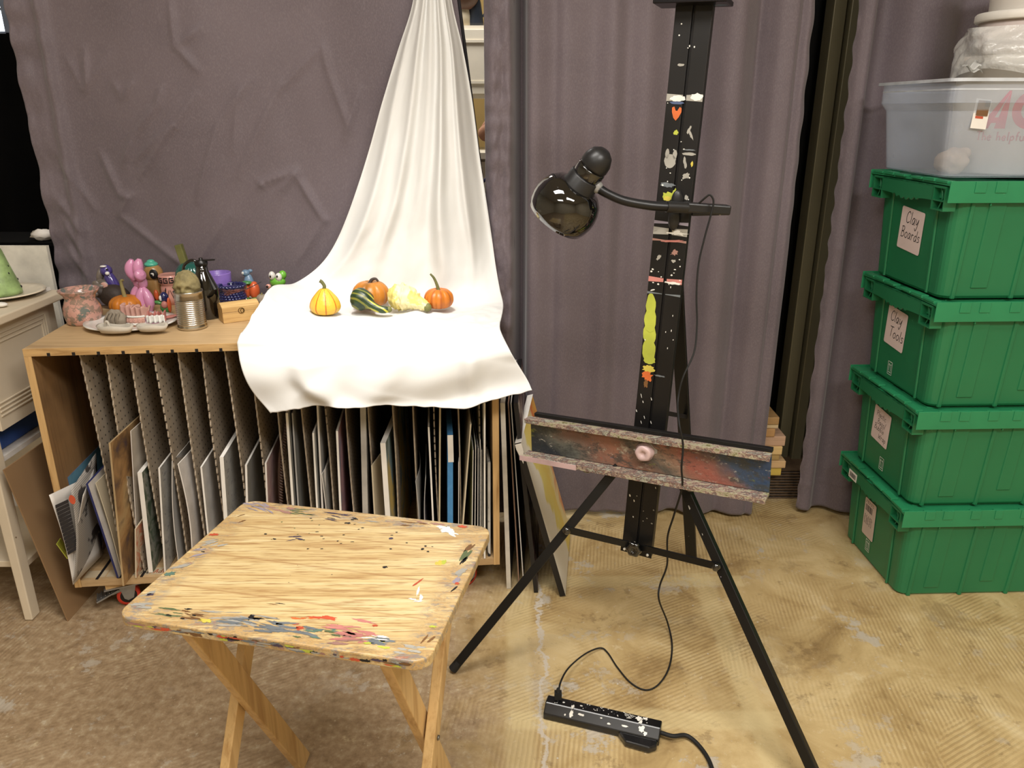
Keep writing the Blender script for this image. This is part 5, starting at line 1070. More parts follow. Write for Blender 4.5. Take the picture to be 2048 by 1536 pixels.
def heart(cx, cy, s, m):
    q = Pm(cx, cy); pts = [(0, -1), (.5, -.5), (.9, .2), (.85, .75), (.5, .9), (.1, .35), (-.2, .4), (-.5, .95), (-.9, .8), (-.85, .2), (-.5, -.6)]
    dl.add([MT @ Vector((q.x, -.0013, q.z))]+[MT @ Vector((q.x+a*s*.8, -.0013, q.z+b*s)) for a, b in pts], [(0, 1+i, 1+(i+1) % 11) for i in range(11)], di['p_'+m])
heart(1353, 227, .0155, 'orange')
q = Pm(1340, 322)
for dx, dz, w_, h_ in ((0, 0, .030, .034), (-.008, .016, .010, .024), (.010, .015, .011, .022)): dl.blob(MT @ Vector((q.x+dx, -.0010, q.z+dz)), mx, mz, w_, h_, 0, di['p_grey'], int(900+dx*999), .15)
md(1352, 265, .012, .010, 0, 'lime'); md(1378, 260, .006, .020, -25, 'grey'); md(1382, 270, .006, .022, 30, 'grey'); md(1378, 308, .030, .006, 0, 'grey', .2); md(1378, 300, .03, .003, 0, 'steel'); md(1370, 325, .007, .024, 15, 'grey'); md(1384, 328, .006, .012, 0, 'yellow')
md(1372, 352, .012, .016, -50, 'grey'); md(1335, 370, .034, .010, 0, 'steel'); md(1336, 393, .03, .02, 10, 'lime'); md(1335, 397, .018, .010, 0, 'yellow'); md(1348, 385, .006, .02, -20, 'lime'); md(1373, 395, .01, .01, 0, 'grey')
md(1350, 340, .005, .004, 0, 'white', .4, 26, 60); md(1340, 420, .007, .005, 20, 'grey', .4, 16, 50); mband(447, 452, 'lav'); mband(460, 474, 'grey'); md(1355, 466, .06, .012, 0, 'white', .7); md(1345, 482, .05, .005, 6, 'pink'); mband(484, 487, 'mauve')
md(1318, 515, .016, .010, 40, 'grey', .6); md(1350, 505, .022, .012, 30, 'mauve', .6); md(1347, 522, .012, .007, 0, 'grey'); md(1330, 540, .006, .004, 0, 'white', .4, 14, 34); mband(562, 571, 'pink'); md(1345, 566, .05, .006, 0, 'white', .5); mband(593, 596, 'steel'); md(1305, 580, .012, .003, 20, 'white')
# long lime stroke then orange
for y0, w_ in ((612, .022), (640, .026), (668, .028), (700, .030)): md(1302-(y0-612)*.05, y0, w_, .052, 4, 'lime', .12)
md(1298, 720, .030, .02, 0, 'lime', .3); md(1297, 738, .030, .02, 0, 'yellow', .4); md(1295, 752, .028, .028, 0, 'orange', .55); md(1292, 766, .018, .022, 0, 'brown', .6); md(1320, 752, .03, .004, 0, 'steel'); md(1300, 120, .004, .004, 0, 'white', .3, 30, 90); md(1362, 130, .014, .006, 0, 'grey'); md(1285, 990, .005, .008, 20, 'white', .4, 12, 45); md(1288, 1050, .006, .004, 0, 'grey', .4, 14, 60); md(1320, 650, .003, .006, 0, 'white', .4, 18, 80)
md(1285, 820, .003, .012, 20, 'white', .4, 8, 30)
for r_, d_ in zip(rails, (dl, dr)): obj('mast_rail', r_.merge(d_, 1), ['eblk']+dm, es, bev=.0012)
# top clamp
q = Pm(1391, 4, .03); mb = MB()
for z_, th_, d_ in ((q.z-.002, .010, .05), (q.z+.014, .014, .06), (q.z+.03, .02, .05)): mb.bb((-.082, -.04, z_), (.078, -.04+d_+.02, z_+th_), T=MT)
obj('canvas_clamp', mb, mat('clamp_black', S(22, 20, 24), .3, .3, spots=[(S(70, 110, 130), 16, .62), (S(120, 50, 50), 22, .68)]), es, bev=.002)
# tray
a0 = Py(1063, 868, 1.895); a1 = Py(1541, 947, 1.600); a0.z = a0.z; tl = (a1-a0).length; tx_ = (a1-a0).normalized(); tn_ = Vector((en.x, en.y, 0)); tn_ = (tn_-tx_*tn_.dot(tx_)).normalized(); tz_ = tx_.cross(tn_); tz_ = tz_ if tz_.z > 0 else -tz_
TR = Matrix((tx_, tn_, tz_)).transposed().to_4x4(); TR.translation = (a0+a1)/2
TRAYH = .095
def traym():
    t = NT('paint_caked_tray'); s_ = t.sep(); u = t.math('ADD', s_[0], t.math('MULTIPLY', t.math('SUBTRACT', t.noise(12, 4), .5), .16))
    v = t.math('ADD', u, t.math('MULTIPLY', t.math('SUBTRACT', s_[2], .645), 1.2))
    c = t.ramp(t.math('MULTIPLY_ADD', v, 1.7, .5), [(.02, S(34, 40, 46)), (.12, S(96, 96, 88)), (.22, S(120, 92, 80)), (.36, S(146, 100, 80)), (.48, S(88, 82, 72)), (.55, S(136, 112, 92)), (.68, S(150, 88, 74)), (.78, S(112, 84, 78)), (.86, S(60, 76, 98)), (.97, S(44, 66, 96))])
    for i, (cc, sc, th) in enumerate([(S(60, 62, 58), 18, .60), (S(170, 160, 140), 26, .66), (S(116, 122, 50), 14, .68), (S(176, 64, 52), 20, .69), (S(36, 34, 34), 30, .66), (S(206, 200, 186), 60, .68), (S(84, 110, 140), 24, .70)]):
        c = t.mix(t.ramp(t.noise(sc, 8, t.map((.55, .8, 1.3), loc=(i*3, i, i*5)), .8), [(th-.075, 0), (th-.01, .8)]), c, cc)
    t.bump(t.noise(70, 5), .6, .004); return t.set(Base_Color=c, Roughness=.45, Coat_Weight=.2)
def mudm(nm, base):
    t = NT(nm); c = base; n = t.noise(30, 8, t.map((.6, 1, 1.2)), .85)
    c = t.ramp(n, [(.30, S(30, 30, 30)), (.38, S(110, 104, 58)), (.45, S(176, 172, 148)), (.50, S(140, 104, 98)), (.54, S(46, 46, 44)), (.58, S(186, 182, 168)), (.64, S(104, 112, 70)), (.70, S(190, 160, 152)), (.76, S(52, 54, 58))])
    t.bump(t.noise(90, 4), .7, .004); return t.set(Base_Color=c, Roughness=.5)
MUD = mudm('mud_edge', None)
try_ = obj('tray', MB().bb((-tl/2, -.002, -TRAYH/2), (tl/2, .003, TRAYH/2), T=TR), [traym()], es)
obj('tray_ledge', MB().bb((-tl/2-.012, -.045, -TRAYH/2-.010), (tl/2, .003, -TRAYH/2-.002), T=TR).bb((-tl/2-.012, -.047, -TRAYH/2-.010), (tl/2, -.0452, -TRAYH/2+.004), T=TR), [MUD], es, bev=.001)
pb = MB().bb((-tl/2-.013, -.0485, -TRAYH/2-.011), (-tl/2+.15, -.0472, -TRAYH/2+.003), T=TR); obj('pink_strip', pb, mat('pink_smear', S(196, 168, 168), .5, spots=[(S(90, 80, 80), 40, .68)]), es)
obj('tray_lip', MB().bb((-tl/2-.008, -.022, TRAYH/2-.004), (tl/2, .004, TRAYH/2+.002), T=TR).bb((-tl/2-.008, -.024, TRAYH/2-.009), (tl/2, -.0222, TRAYH/2+.004), T=TR), [MUD], es, bev=.001)
obj('tray_back_rail', MB().bb((-tl/2+.008, .004, TRAYH/2+.002), (tl/2, .018, TRAYH/2+.012), T=TR), 'eblk', es, bev=.001)
kp = TR.inverted() @ Pp(1291, 902, TR.translation, tn_)
KT = TR @ Matrix.Translation((kp.x, -.002, kp.z)) @ Matrix.Rotation(R(90), 4, 'X')
kb = MB().lathe([(.024, 0), (.024, .004), (.020, .010), (.020, .018), (.017, .020), (.008, .0205), (.006, .017), (.001, .017)], 28, T=KT, fn=lambda a, z: 1+.05*math.sin(a*5+z*300)); kb.blob(KT @ Vector((0, 0, .0008)), tx_, tz_, .07, .055, 0, 1, 4, .5)
obj('tray_knob', kb, [mat('pink_white_paint', S(214, 186, 184), .4, coat=.3), 'p_grey'], es)
obj('tray_bracket', MB().bb((-.03, .003, -TRAYH/2+.004), (.03, .06, TRAYH/2-.01), T=TR), 'eclean', es)
for px, py in ((1178, 935), (1385, 977)):
    p = TR.inverted() @ Pp(px, py, TR.translation, tn_); obj('underside_knob', MB().ell(TR @ Vector((p.x, -.01, -TRAYH/2-.020)), (.016, .014, .010)), 'gloss_black', es)
# legs
lf = Pz(906, 1345, 0); rf = Pz(1650, 1604, 0)
lt = E3(-.045, .03, .70); rt = E3(.05, .028, .70)
lt = Pp(1280, 880, E3(0, .03, 0), en); rt = Pp(1336, 900, E3(0, .03, 0), en)
def foot(d, p): return MB().tube([p+d*.0, p+d*.03], [.013, .012], 14)
for top_, ft in ((lt, lf), (rt, rf)):
    d = (top_-ft).normalized(); f2 = ft+Vector((0, 0, .011)); 
    dm_ = MB()
    for k in range(26):
        rnd = random.Random(k+int(ft.x*1000)); s = rnd.random(); c = f2.lerp(top_, .05+.9*s); w_ = d.cross(en).normalized(); dm_.blob(c-en*.0106+w_*rnd.uniform(-.008, .008), w_, d, rnd.uniform(.002, .006), rnd.uniform(.003, .018), 0, 0 if k % 5 else 1, k, .4, 9)
    l_ = obj('leg', MB().bar(f2+d*.02, top_, .024, .020, tuple(-en)).merge(dm_, 1), ['eclean', 'p_grey', 'p_lav'], es, bev=.002); obj('rubber_foot', foot(d, f2), 'rubber', l_)
rfoot = Pz(1383, 1120, 0); rtop = Py(1352, 560, m0.y+.14)
obj('rear_leg', MB().bar(rfoot+Vector((0, 0, .002)), rtop, .036, .014, tuple(-en)), 'eclean', es, bev=.002)
obj('strut_bracket', MB().bar(Pm_ := (MT @ Vector((.03, .012, Pm(1345, 832).z))), Py(1376, 834, rfoot.lerp(rtop, .5).y), .01, .012), 'eclean', es)
def online(a, b, px):
    lo, hi = 0, 1
    best = min(range(200), key=lambda k: abs((lambda q: 1024+FPX*q.x/(q.y*cT+(CH-q.z)*sT))(a.lerp(b, k/199))-px)); return a.lerp(b, best/199)
cl_, cr_ = online(lf, lt, 1140), online(rf, rt, 1437)
mid = MT @ Vector((0, -.012, .03)); cl_ = cl_-en*.016; cr_ = cr_-en*.016
obj('spreader_bar', MB().bar(cl_, mid, .006, .018, (0, 0, 1)).bar(mid, cr_, .006, .018, (0, 0, 1)), 'eclean', es, bev=.001)
for p in (cl_, cr_): obj('pivot_knob', MB().ell(p-en*.006, (.011, .008, .011)), 'gloss_black', es)
kk = MT @ Vector((0, -.02, .03)); KM = Matrix((mx, mz, -mn)).transposed().to_4x4(); KM.translation = kk
obj('spreader_knob', MB().lathe([(.010, -.006), (.012, .004), (.020, .006), (.0215, .012), (.018, .018), (.008, .019), (.006, .014), (.001, .014)], 40, T=KM, fn=lambda a, z: 1+.07*math.cos(a*6)), 'gloss_black', es)
pl_ = MB().bb((-.043, -.003, .0), (.043, -.0005, .03), T=MT); [pl_.ell(MT @ Vector((x, -.004, .008)), .004, m=1, n=8) for x in (-.032, .032)]
obj('end_plate', pl_, ['eclean', 'p_white'], es)
# ============================================================ CLIP LAMP
mp = MT @ Vector((0, -.004, Pm(1345, 430).z)); ly = mp.y
lp = thing('clip_lamp', 'black gooseneck clip lamp clamped to the easel mast', 'lamp', mp)
LY = ly-.035
cap = Py(1192, 326, LY-.0); opn = Py(1110, 440, LY+.05); ax = (opn-cap).normalized(); LL = (opn-cap).length
ux = ax.orthogonal().normalized(); uy = ax.cross(ux); LT = Matrix((ux, uy, ax)).transposed().to_4x4(); LT.translation = cap
sc_ = 1.06
def lt_(prof, m, nm, **k): return obj(nm, MB().lathe([(r*sc_, z*sc_) for r, z in prof], 48, T=LT), m, lp, **k)
satin = mat('satin_black', S(30, 30, 31), .38, var=.05)
lt_([(.001, -.034), (.012, -.033), (.024, -.024), (.031, -.008), (.032, .006), (.030, .012)], satin, 'cap')
lt_([(.0315, .012), (.0325, .014), (.033, .032), (.0315, .034)], 'gloss_black', 'socket')
lt_([(.034, .034), (.036, .036), (.037, .058), (.040, .062), (.040, .066), (.034, .068)], satin, 'collar')
lt_([(.034, .060), (.050, .064), (.064, .076), (.072, .092), (.076, .108), (.0765, .122), (.074, .138), (.069, .152), (.0675, .152), (.0725, .138), (.075, .122), (.070, .094), (.061, .079), (.046, .068), (.030, .064)], 'gloss_black', 'shade')
lt_([(.001, .130), (.018, .122), (.024, .105), (.016, .085), (.012, .070)], mat('bulb_glass', S(226, 226, 216), .2, coat=.5), 'bulb')
# neck
npts = cr([Py(1196, 376, LY), Py(1216, 388, LY-.005), Py(1250, 402, LY-.01), Py(1300, 411, LY-.012), Py(1345, 414, LY-.008), Py(1382, 416, LY+.004)], 24)
k = len(npts); mb = MB()
acc = 0; ring = []; dens = cr(npts[::4], 12)
mb.tube(dens, [.0100+(.0012 if i % 2 else -.0008) for i in range(len(dens))], 12); obj('gooseneck', mb, satin, lp)
obj('neck_sleeve', MB().tube([npts[int(k*.74)], npts[-1]], .0130, 16), satin, lp); obj('neck_joint', MB().ell(npts[0]+Vector((-.002, 0, .002)), (.014, .012, .014)), mat('pale_joint', S(150, 150, 148), .4), lp)
c0_, c1_ = Py(1372, 414, LY+.004), Py(1458, 420, LY+.015)
clm = MB().bar(c0_, c1_, .022, .030, (0, 1, 0)); obj('clamp_arm', clm, satin, lp, bev=.004)
obj('clamp_arm', MB().bar(Py(1382, 424, ly+.05), Py(1460, 422, ly+.03), .018, .018, (0, 1, 0)), 'black', lp, bev=.004)
obj('clamp_spring', MB().tube([Py(1440+3*math.cos(t), 421+20*math.sin(t)*.45, LY+.02+.006*t*.3) for t in [i*.5 for i in range(26)]], .0016, 6), 'metal', lp)
jp = MB(); 
for zc, ang in ((403, 0), (438, 0)):
    p = Py(1354 if zc == 403 else 1348, zc, ly-.008); jp.ell(p, (.014, .008, .026), n=24)
obj('clamp_jaw', jp, satin, lp)
obj('clamp_jaw', MB().box(MT @ Vector((.0, .03, Pm(1345, 420).z)), (.03, .008, .05)), satin, lp)
# cord: loop at clamp, down past the tray, along the floor to the power strip
zf = .0035
cp_ = [Py(1392, 412, LY), Py(1410, 396, LY-.012), Py(1420, 390, LY-.016), Py(1427, 402, LY-.018), Py(1423, 425, LY-.018), Py(1408, 480, LY-.02), Py(1397, 530, LY-.022), Py(1393, 590, LY-.03), Py(1394, 650, LY-.04), Py(1388, 705, LY-.06), Py(1366, 755, LY-.08), Py(1356, 800, LY-.09),
       Py(1358, 845, 1.64), Py(1366, 890, 1.635), Py(1363, 935, 1.635), Py(1364, 975, 1.655), Py(1348, 1030, 1.72), Py(1335, 1075, 1.76), Py(1334, 1130, 1.79), Py(1320, 1170, 1.80), Py(1318, 1200, 1.79), Pz(1335, 1245, .03), Pz(1344, 1290, zf), Pz(1338, 1335, zf), Pz(1318, 1368, zf), Pz(1292, 1380, zf), Pz(1262, 1366, zf),
       Pz(1235, 1335, zf), Pz(1215, 1305, zf), Pz(1200, 1296, zf+.004), Pz(1170, 1308, zf+.012), Pz(1138, 1335, .025), Pz(1122, 1362, .045), Pz(1117, 1385, .055)]
obj('cord', MB().tube(cr(cp_, 8), .0029, 8, flat=.75), 'rubber', lp)
pg = Pz(1116, 1396, .042); obj('plug', MB().tube([pg+Vector((0, 0, .030)), pg+Vector((0, 0, .018))], [.004, .007], 10).box(pg+Vector((0, 0, .009)), (.018, .015, .020)), 'rubber', lp)
# ============================================================ POWER STRIP
s0 = Pz(1092, 1405, .03); s1 = Pz(1322, 1458, .03); SA = math.atan2(s1.y-s0.y, s1.x-s0.x); SLn = (s1-s0).length; smid = (s0+s1)/2
ST = Matrix.Translation((smid.x, smid.y, .0008)) @ Matrix.Rotation(SA, 4, 'Z')
ps = thing('power_strip', 'long black power strip spattered with white paint on the floor', 'power strip', (smid.x, smid.y, 0))
prf = [(-.027, 0), (.027, 0), (.027, .022), (.019, .038), (-.006, .038), (-.027, .018)]
mb = MB().slab([ST @ Vector((-SLn/2, y, z)) for y, z in prf][::-1], ST.to_3x3() @ Vector((SLn, 0, 0)))
sb = obj('housing', mb, mat('strip_black', S(15, 15, 16), .3, coat=.3, spots=[(S(190, 190, 186), 40, .74)]), ps, bev=.003)
mb = MB()
for k in range(6):
    x = -SLn/2+.03+k*.036
    for dx, dy in ((-.005, .006), (.005, .006), (0, -.002)): mb.box((x+dx, .006+dy, .0385), (.0022, .006, .0006), T=ST, m=0)
obj('socket_slots', mb, mat('slot_grey', S(46, 46, 48), .5), sb)
mb = MB(); o_ = ST @ Vector((.062, .001, .0386)); su = ST.to_3x3() @ Vector((1, 0, 0)); sv = ST.to_3x3() @ Vector((0, 1, 0))
def loops(cx, cy, r1, r2): mb.tube([ST @ Vector((cx+r1*math.cos(t), cy+r2*math.sin(t), .0388)) for t in [i*.5 for i in range(13)]], .0006, 5)
loops(.058, .010, .0035, .0035); loops(.066, .011, .003, .0035); loops(.073, .010, .003, .003); loops(.066, .003, .003, .002); mb.tube([ST @ Vector((.060, .0, .0388)), ST @ Vector((.072, .003, .0388))], .0006, 5)
for (x, y, w_, h_) in ((-.075, -.004, .010, .018), (-.10, .004, .008, .006), (-.055, .006, .01, .006), (.09, .008, .022, .018), (.105, .012, .016, .01), (.095, -.002, .010, .02)): mb.blob(ST @ Vector((x, y, .0387)), su, sv, w_, h_, 0, 0, int(x*999), .5)
rnd = random.Random(2)
for k in range(30): mb.blob(ST @ Vector((rnd.uniform(-.13, .12), rnd.uniform(-.004, .017), .0386)), su, sv, .004, .003, 0, 0, k, .5, 8)
nf = Vector((0, -.020, .021)).normalized(); fv = ST.to_3x3() @ Vector((0, .021, .020)).normalized(); fnw = ST.to_3x3() @ Vector((0, -.690, .724))
for k, (x, s_, w_, h_) in enumerate(((-.075, .5, .012, .022), (-.05, .6, .018, .008), (.02, .4, .012, .006), (.06, .5, .02, .006), (.10, .6, .02, .018), (.11, .3, .012, .012), (-.09, .3, .006, .006), (.0, .7, .008, .004))):
    mb.blob(ST @ Vector((x, -.027+.021*s_, .018+.020*s_))+fnw*.0006, su, fv, w_, h_, 0, 0, 70+k, .5)
obj('paint_marks', mb, 'p_white', sb)
obj('switch_bulge', MB().slab([ST @ Vector(p) for p in ((.045, -.0272, .001), (.068, -.055, .001), (.125, -.058, .001), (.142, -.045, .001), (.142, -.0272, .001))], (0, 0, .018)), mat('strip_black2', S(26, 26, 27), .25, coat=.4, spots=[(S(170, 170, 168), 30, .66)]), sb, bev=.004)
pc2 = [ST @ Vector((SLn/2, .0, .018)), ST @ Vector((SLn/2+.03, -.002, .018)), Pz(1375, 1472, .012), Pz(1405, 1500, .006), Pz(1425, 1540, .006), Pz(1440, 1620, .006)]
obj('power_cord', MB().tube(cr(pc2, 8), .0052, 10), 'rubber', ps)
# ============================================================ GREEN TOTES
M['green'] = mat('green_polyethylene', S(36, 118, 76), .38, var=.06, ns=3, spots=[(S(90, 150, 118), 30, .75)]); M['greenl'] = mat('green_lid', S(42, 136, 90), .4, var=.08, ns=5, spots=[(S(110, 165, 135), 24, .72)])
M['greend'] = mat('green_deep', S(8, 52, 30), .6)
HT = .3195
def tote(label, loc, rz, notes):
    o = local('storage_crate', label, 'crate', 'green crates stacked at the right')
    bw, bd, tw, td, h0, h1 = .275, .188, .288, .203, .0, .268
    def ring(w, d, z, r=.03, n=5): return [Vector((x, y, z)) for x, y in rrect(2*w, 2*d, r, n)]
    b = MB(); n = 24; rings = [ring(bw-.006, bd-.006, .0), ring(bw, bd, .008), ring(tw, td, h1+.03)]
    for i in range(2): b.add(rings[i]+rings[i+1], [(k, (k+1) % n, n+(k+1) % n, n+k) for k in range(n)], 0, False)
    b.add(rings[0], [tuple(range(n))[::-1]], 0)
    # ribs and panels on front face (and back)
    lerpw = lambda z: bd+(td-bd)*z/.298
    for x0, x1, z0, z1, d_ in ((-.245, -.235, .0, .262, .004), (-.195, -.150, .03, .262, .003), (-.08, -.070, .0, .262, .004), (-.02, .02, .05, .262, .003), (.07, .08, .0, .262, .004), (.14, .18, .03, .262, .003), (.235, .245, .0, .262, .004)):
        b.add([Vector((x0, -lerpw(z0)-d_, z0)), Vector((x1, -lerpw(z0)-d_, z0)), Vector((x1, -lerpw(z1)-d_, z1)), Vector((x0, -lerpw(z1)-d_, z1)), Vector((x0-.002, -lerpw(z0)+.002, z0)), Vector((x1+.002, -lerpw(z0)+.002, z0)), Vector((x1+.002, -lerpw(z1)+.002, z1)), Vector((x0-.002, -lerpw(z1)+.002, z1))], [(0, 1, 2, 3), (4, 5, 1, 0), (3, 2, 6, 7), (4, 0, 3, 7), (1, 5, 6, 2)], 0)
    lw = lambda z: bw+(tw-bw)*z/.298
    for y0 in (-.125, .118):
        for s in (-1, 1): b.add([Vector((s*(lw(z)+q), y, z)) for z, y, q in ((0.004, y0-.002, .001), (.004, y0, .005), (.004, y0+.007, .005), (.004, y0+.009, .001), (.26, y0-.002, .001), (.26, y0, .005), (.26, y0+.007, .005), (.26, y0+.009, .001))], [(0, 1, 5, 4), (1, 2, 6, 5), (2, 3, 7, 6)], 0)
    obj('crate_body', b, 'green', o, bev=.002)
    # rim
    r_ = MB(); rw, rd = .300, .213
    R1 = ring(rw, rd, h1, .02); R2 = ring(rw, rd, h1+.036, .02); R3 = ring(tw-.004, td-.004, h1+.036, .02); R0 = ring(tw-.004, td-.004, h1, .02)
    for A_, B_ in ((R1, R2), (R2, R3), (R0, R1)): r_.add(A_+B_, [(k, (k+1) % n, n+(k+1) % n, n+k) for k in range(n)], 0)
    for x in (-.20, -.06, .06, .20): r_.bb((x-.002, -rd-.001, h1-.014), (x+.002, -td-.004, h1), 0)
    obj('crate_rim', r_, 'greenl', o, bev=.0015)
    for s in (-1, 1):
        hk = MB(); X0, X1 = (-rw-.018, -tw+.004) if s < 0 else (tw-.004, rw+.018)
        for yc in (-.168, .168):      # open corner lugs
            y0, y1 = yc-.03, yc+.03; zb_ = h1-.030
            hk.bb((X0, y0, zb_), (X1, y0+.004, h1+.034)).bb((X0, y1-.004, zb_), (X1, y1, h1+.034)).bb((X0, y0+.004, zb_), (X1, y1-.004, zb_+.004)).bb((X0, y0+.004, h1+.028), (X1, y1-.004, h1+.034))
            hk.bb((X0, y0+.004, zb_+.024), (X1, y1-.004, zb_+.027)); hk.tube(cr([(X0+.008, yc+.005, zb_+.004), (X0+.008, yc-.006, zb_+.03), (X0+.008, yc+.004, zb_+.06)], 4), .002, 6)
        # skirt with wavy lower edge
        N = 48
        vs = []; xs_ = X0 if s < 0 else X1
        for i in range(N+1):
            y = -.137+.274*i/N; wv = h1-.006-.010*math.exp(-((y)/.06)**2)+.0035*math.sin(y*230)*(abs(y) < .07)
            vs += [Vector((xs_, y, wv)), Vector((xs_, y, h1+.034)), Vector((xs_-s*.004, y, wv))]
        hk.add(vs, [(3*i, 3*i+3, 3*i+4, 3*i+1) for i in range(N)]+[(3*i+2, 3*i+5, 3*i+3, 3*i) for i in range(N)])
        hk.bb((min(xs_, s*tw), -.137, h1+.030), (max(xs_, s*tw), .137, h1+.034))
        obj('crate_handle', hk, 'green', o)
    # two interlocking lid flaps
    for s in (-1, 1):
        f = MB(); zt0 = h1+.0365
        steps = 10
        pts = [(-rw-.020, s*(rd+.004)), (rw+.020, s*(rd+.004))]
        zig = []
        for i in range(steps+1):
            x = rw+.012-(2*rw+.024)*i/steps; q = .016 if i % 2 else -.016; zig.append((x, q))
        poly = pts+zig
        P = [Vector((x, y, zt0)) for x, y in poly]
        if s > 0: P = P[::-1]
        f.slab(P, (0, 0, .006))
        f.bb((-rw-.0205, min(s*(rd+.002), s*(rd+.0055)), h1-.006), (rw+.0205, max(s*(rd+.002), s*(rd+.0055)), zt0+.013))      # band hanging over the long side
        for x in (-.24, -.185, -.10, -.03, .05, .12, .19, .25):
            wN = .024 if (round(x*100) % 2) else .030
            f.bb((x-wN/2, min(s*(rd+.0054), s*(rd+.0078)), h1+.020), (x+wN/2, max(s*(rd+.0054), s*(rd+.0078)), zt0+.0125)); f.bb((x-wN/2-.002, s*(rd-.004)-.003, zt0+.006), (x+wN/2+.002, s*(rd-.004)+.003, zt0+.012))
        for e in (-1, 1):       # raised ends
            for i in range(3):
                y0 = s*(.018+.064*i); y1 = s*(.018+.064*i+.056); f.bb((e*(rw+.010)-.011, min(y0, y1), zt0+.006), (e*(rw+.010)+.011, max(y0, y1), zt0+.0125+.002*(i % 2)))
        f.bb((-rw+.03, min(s*.03, s*.17), zt0+.006), (rw-.03, max(s*.03, s*.17), zt0+.0085))
        obj('lid_flap', f, 'greenl', o, bev=.001)
    # stickers on the short left side
    sl = (tw-bw)/.298
    def sx(z): return -(bw+sl*z)-.0055+.004
    def stk(name, yc, zc, w, h, m, draw=None, rot=0):
        mb = MB(); 
        def q(a, b): 
            A = yc-(a*math.cos(rot)-b*math.sin(rot)); B = zc+(a*math.sin(rot)+b*math.cos(rot)); return Vector((-(bw+sl*B)-.0018, A, B))
        rc = [(a, b) for a, b in rrect(w, h, .006, 4)]
        mb.slab([q(a, b) for a, b in rc], (-.0006, 0, 0), 0)
        if draw: draw(mb, lambda a, b: q(a, b)+Vector((-.0009, 0, 0)))
        return obj(name, mb, m if isinstance(m, list) else [m, 'ink'], o)
    for nt in notes:
        kind = nt[0]
        if kind == 'text':
            _, yc, zc, w, h, lines, rot = nt
            def dr(mb, q, lines=lines, h=h, w=w):
                for (s_, a, b, hh) in lines:
                    O = q(a, b); U = (q(a+.01, b)-O).normalized(); V = (q(a, b+.01)-O).normalized(); write(mb, s_, O, U, V, hh, .075, 1)
            stk('paper_label', yc, zc, w, h, [mat('note_paper', S(226, 208, 204), .7, var=.02), 'ink'], dr, rot)
        if kind == 'arrows':
            _, yc, zc = nt
            def dr(mb, q):
                for s_, w_ in ((1, .0036),):
                    for a0, a1, b0, b1 in ((-.0135, .0135, .0195, .0215), (-.0135, .0135, -.0215, -.0195), (-.0135, -.0115, -.0215, .0215), (.0115, .0135, -.0215, .0215), (-.009, .009, -.015, -.0125)):
                        mb.add([q(a0, b0), q(a1, b0), q(a1, b1), q(a0, b1)], [(0, 1, 2, 3)], 1)
                    for cx in (-.005, .005):
                        mb.add([q(cx-.0013, -.0105), q(cx+.0013, -.0105), q(cx+.0013, .010), q(cx-.0013, .010)], [(0, 1, 2, 3)], 1); mb.add([q(cx-.004, .009), q(cx+.004, .009), q(cx, .016)], [(0, 1, 2)], 1)
            mb = MB()
            def q(a, b): return Vector((-(bw+sl*(zc+b))-.0019, yc-a, zc+b))
            dr(mb, q); obj('arrow_mark', mb, ['p_white', mat('arrow_white', S(214, 226, 216), .5)], o)
        if kind == 'ship':
            _, yc, zc, w, h = nt
            def dr(mb, q, w=w, h=h):
                rnd = random.Random(5); x = -w/2+.008
                while x < w/2-.022: t_ = rnd.uniform(.0006, .002); mb.add([q(x, h/2-.045), q(x+t_, h/2-.045), q(x+t_, h/2-.022), q(x, h/2-.022)], [(0, 1, 2, 3)], 1); x += t_+rnd.uniform(.0008, .002)
                for k in range(9):
                    z_ = h/2-.010-k*.006 if k < 2 else h/2-.052-k*.005
                    for j in range(5):
                        x0 = -w/2+.006+j*.011+rnd.uniform(0, .003); mb.add([q(x0, z_), q(x0+rnd.uniform(.003, .008), z_), q(x0+.006, z_+.002), q(x0, z_+.002)], [(0, 1, 2, 3)], 1)
            stk('shipping_label', yc, zc, w, h, [mat('ship_paper', S(206, 190, 180), .7, var=.03), 'ink'], dr)
        if kind == 'bar':
            _, yc, zc = nt; mb = MB(); X = -rw-.0186
            mb.bb((X-.0008, yc-.028, zc-.014), (X, yc+.028, zc+.014)); rnd = random.Random(9); x = -.022
            while x < .02: t_ = rnd.uniform(.0008, .0024); mb.bb((X-.0012, yc+x, zc-.008), (X-.0009, yc+x+t_, zc+.008), m=1); x += t_+rnd.uniform(.001, .0022)
            obj('barcode_sticker', mb, ['white', 'ink'], o)
    place(o, loc, rz); return o
YAW = R(2.0)
def tl_(rx, ry, z):   # rim front-left corner -> centre
    T = Matrix.Rotation(YAW, 4, 'Z'); c = Vector((rx, ry, 0))-(T @ Vector((-.305, -.215, 0))); return (c.x, c.y, z)
t1 = tote('bottom green crate with barcode and shipping labels standing on the floor', tl_(1.190, 2.045, .0005), YAW, [('bar', .115, .272), ('ship', .03, .150, .075, .135), ('arrows', .02, .055)])
t2 = tote('green crate labelled Plastic Bags / Bubble Wrap, second from the floor', tl_(1.178, 2.048, HT), YAW, [('text', .03, .168, .105, .115, [('Plastic', -.036, .026, .019), ('Bags/', -.024, .002, .019), ('Bubble', -.038, -.020, .019), ('Wrap', -.006, -.043, .019)], R(-4)), ('arrows', .0, .050)])
t3 = tote('green crate labelled Clay Tools, second from the top', tl_(1.172, 2.050, 2*HT), YAW, [('text', .03, .175, .115, .122, [('Clay', -.038, .018, .033), ('Tools', -.032, -.032, .033)], R(-4)), ('arrows', .035, .045)])
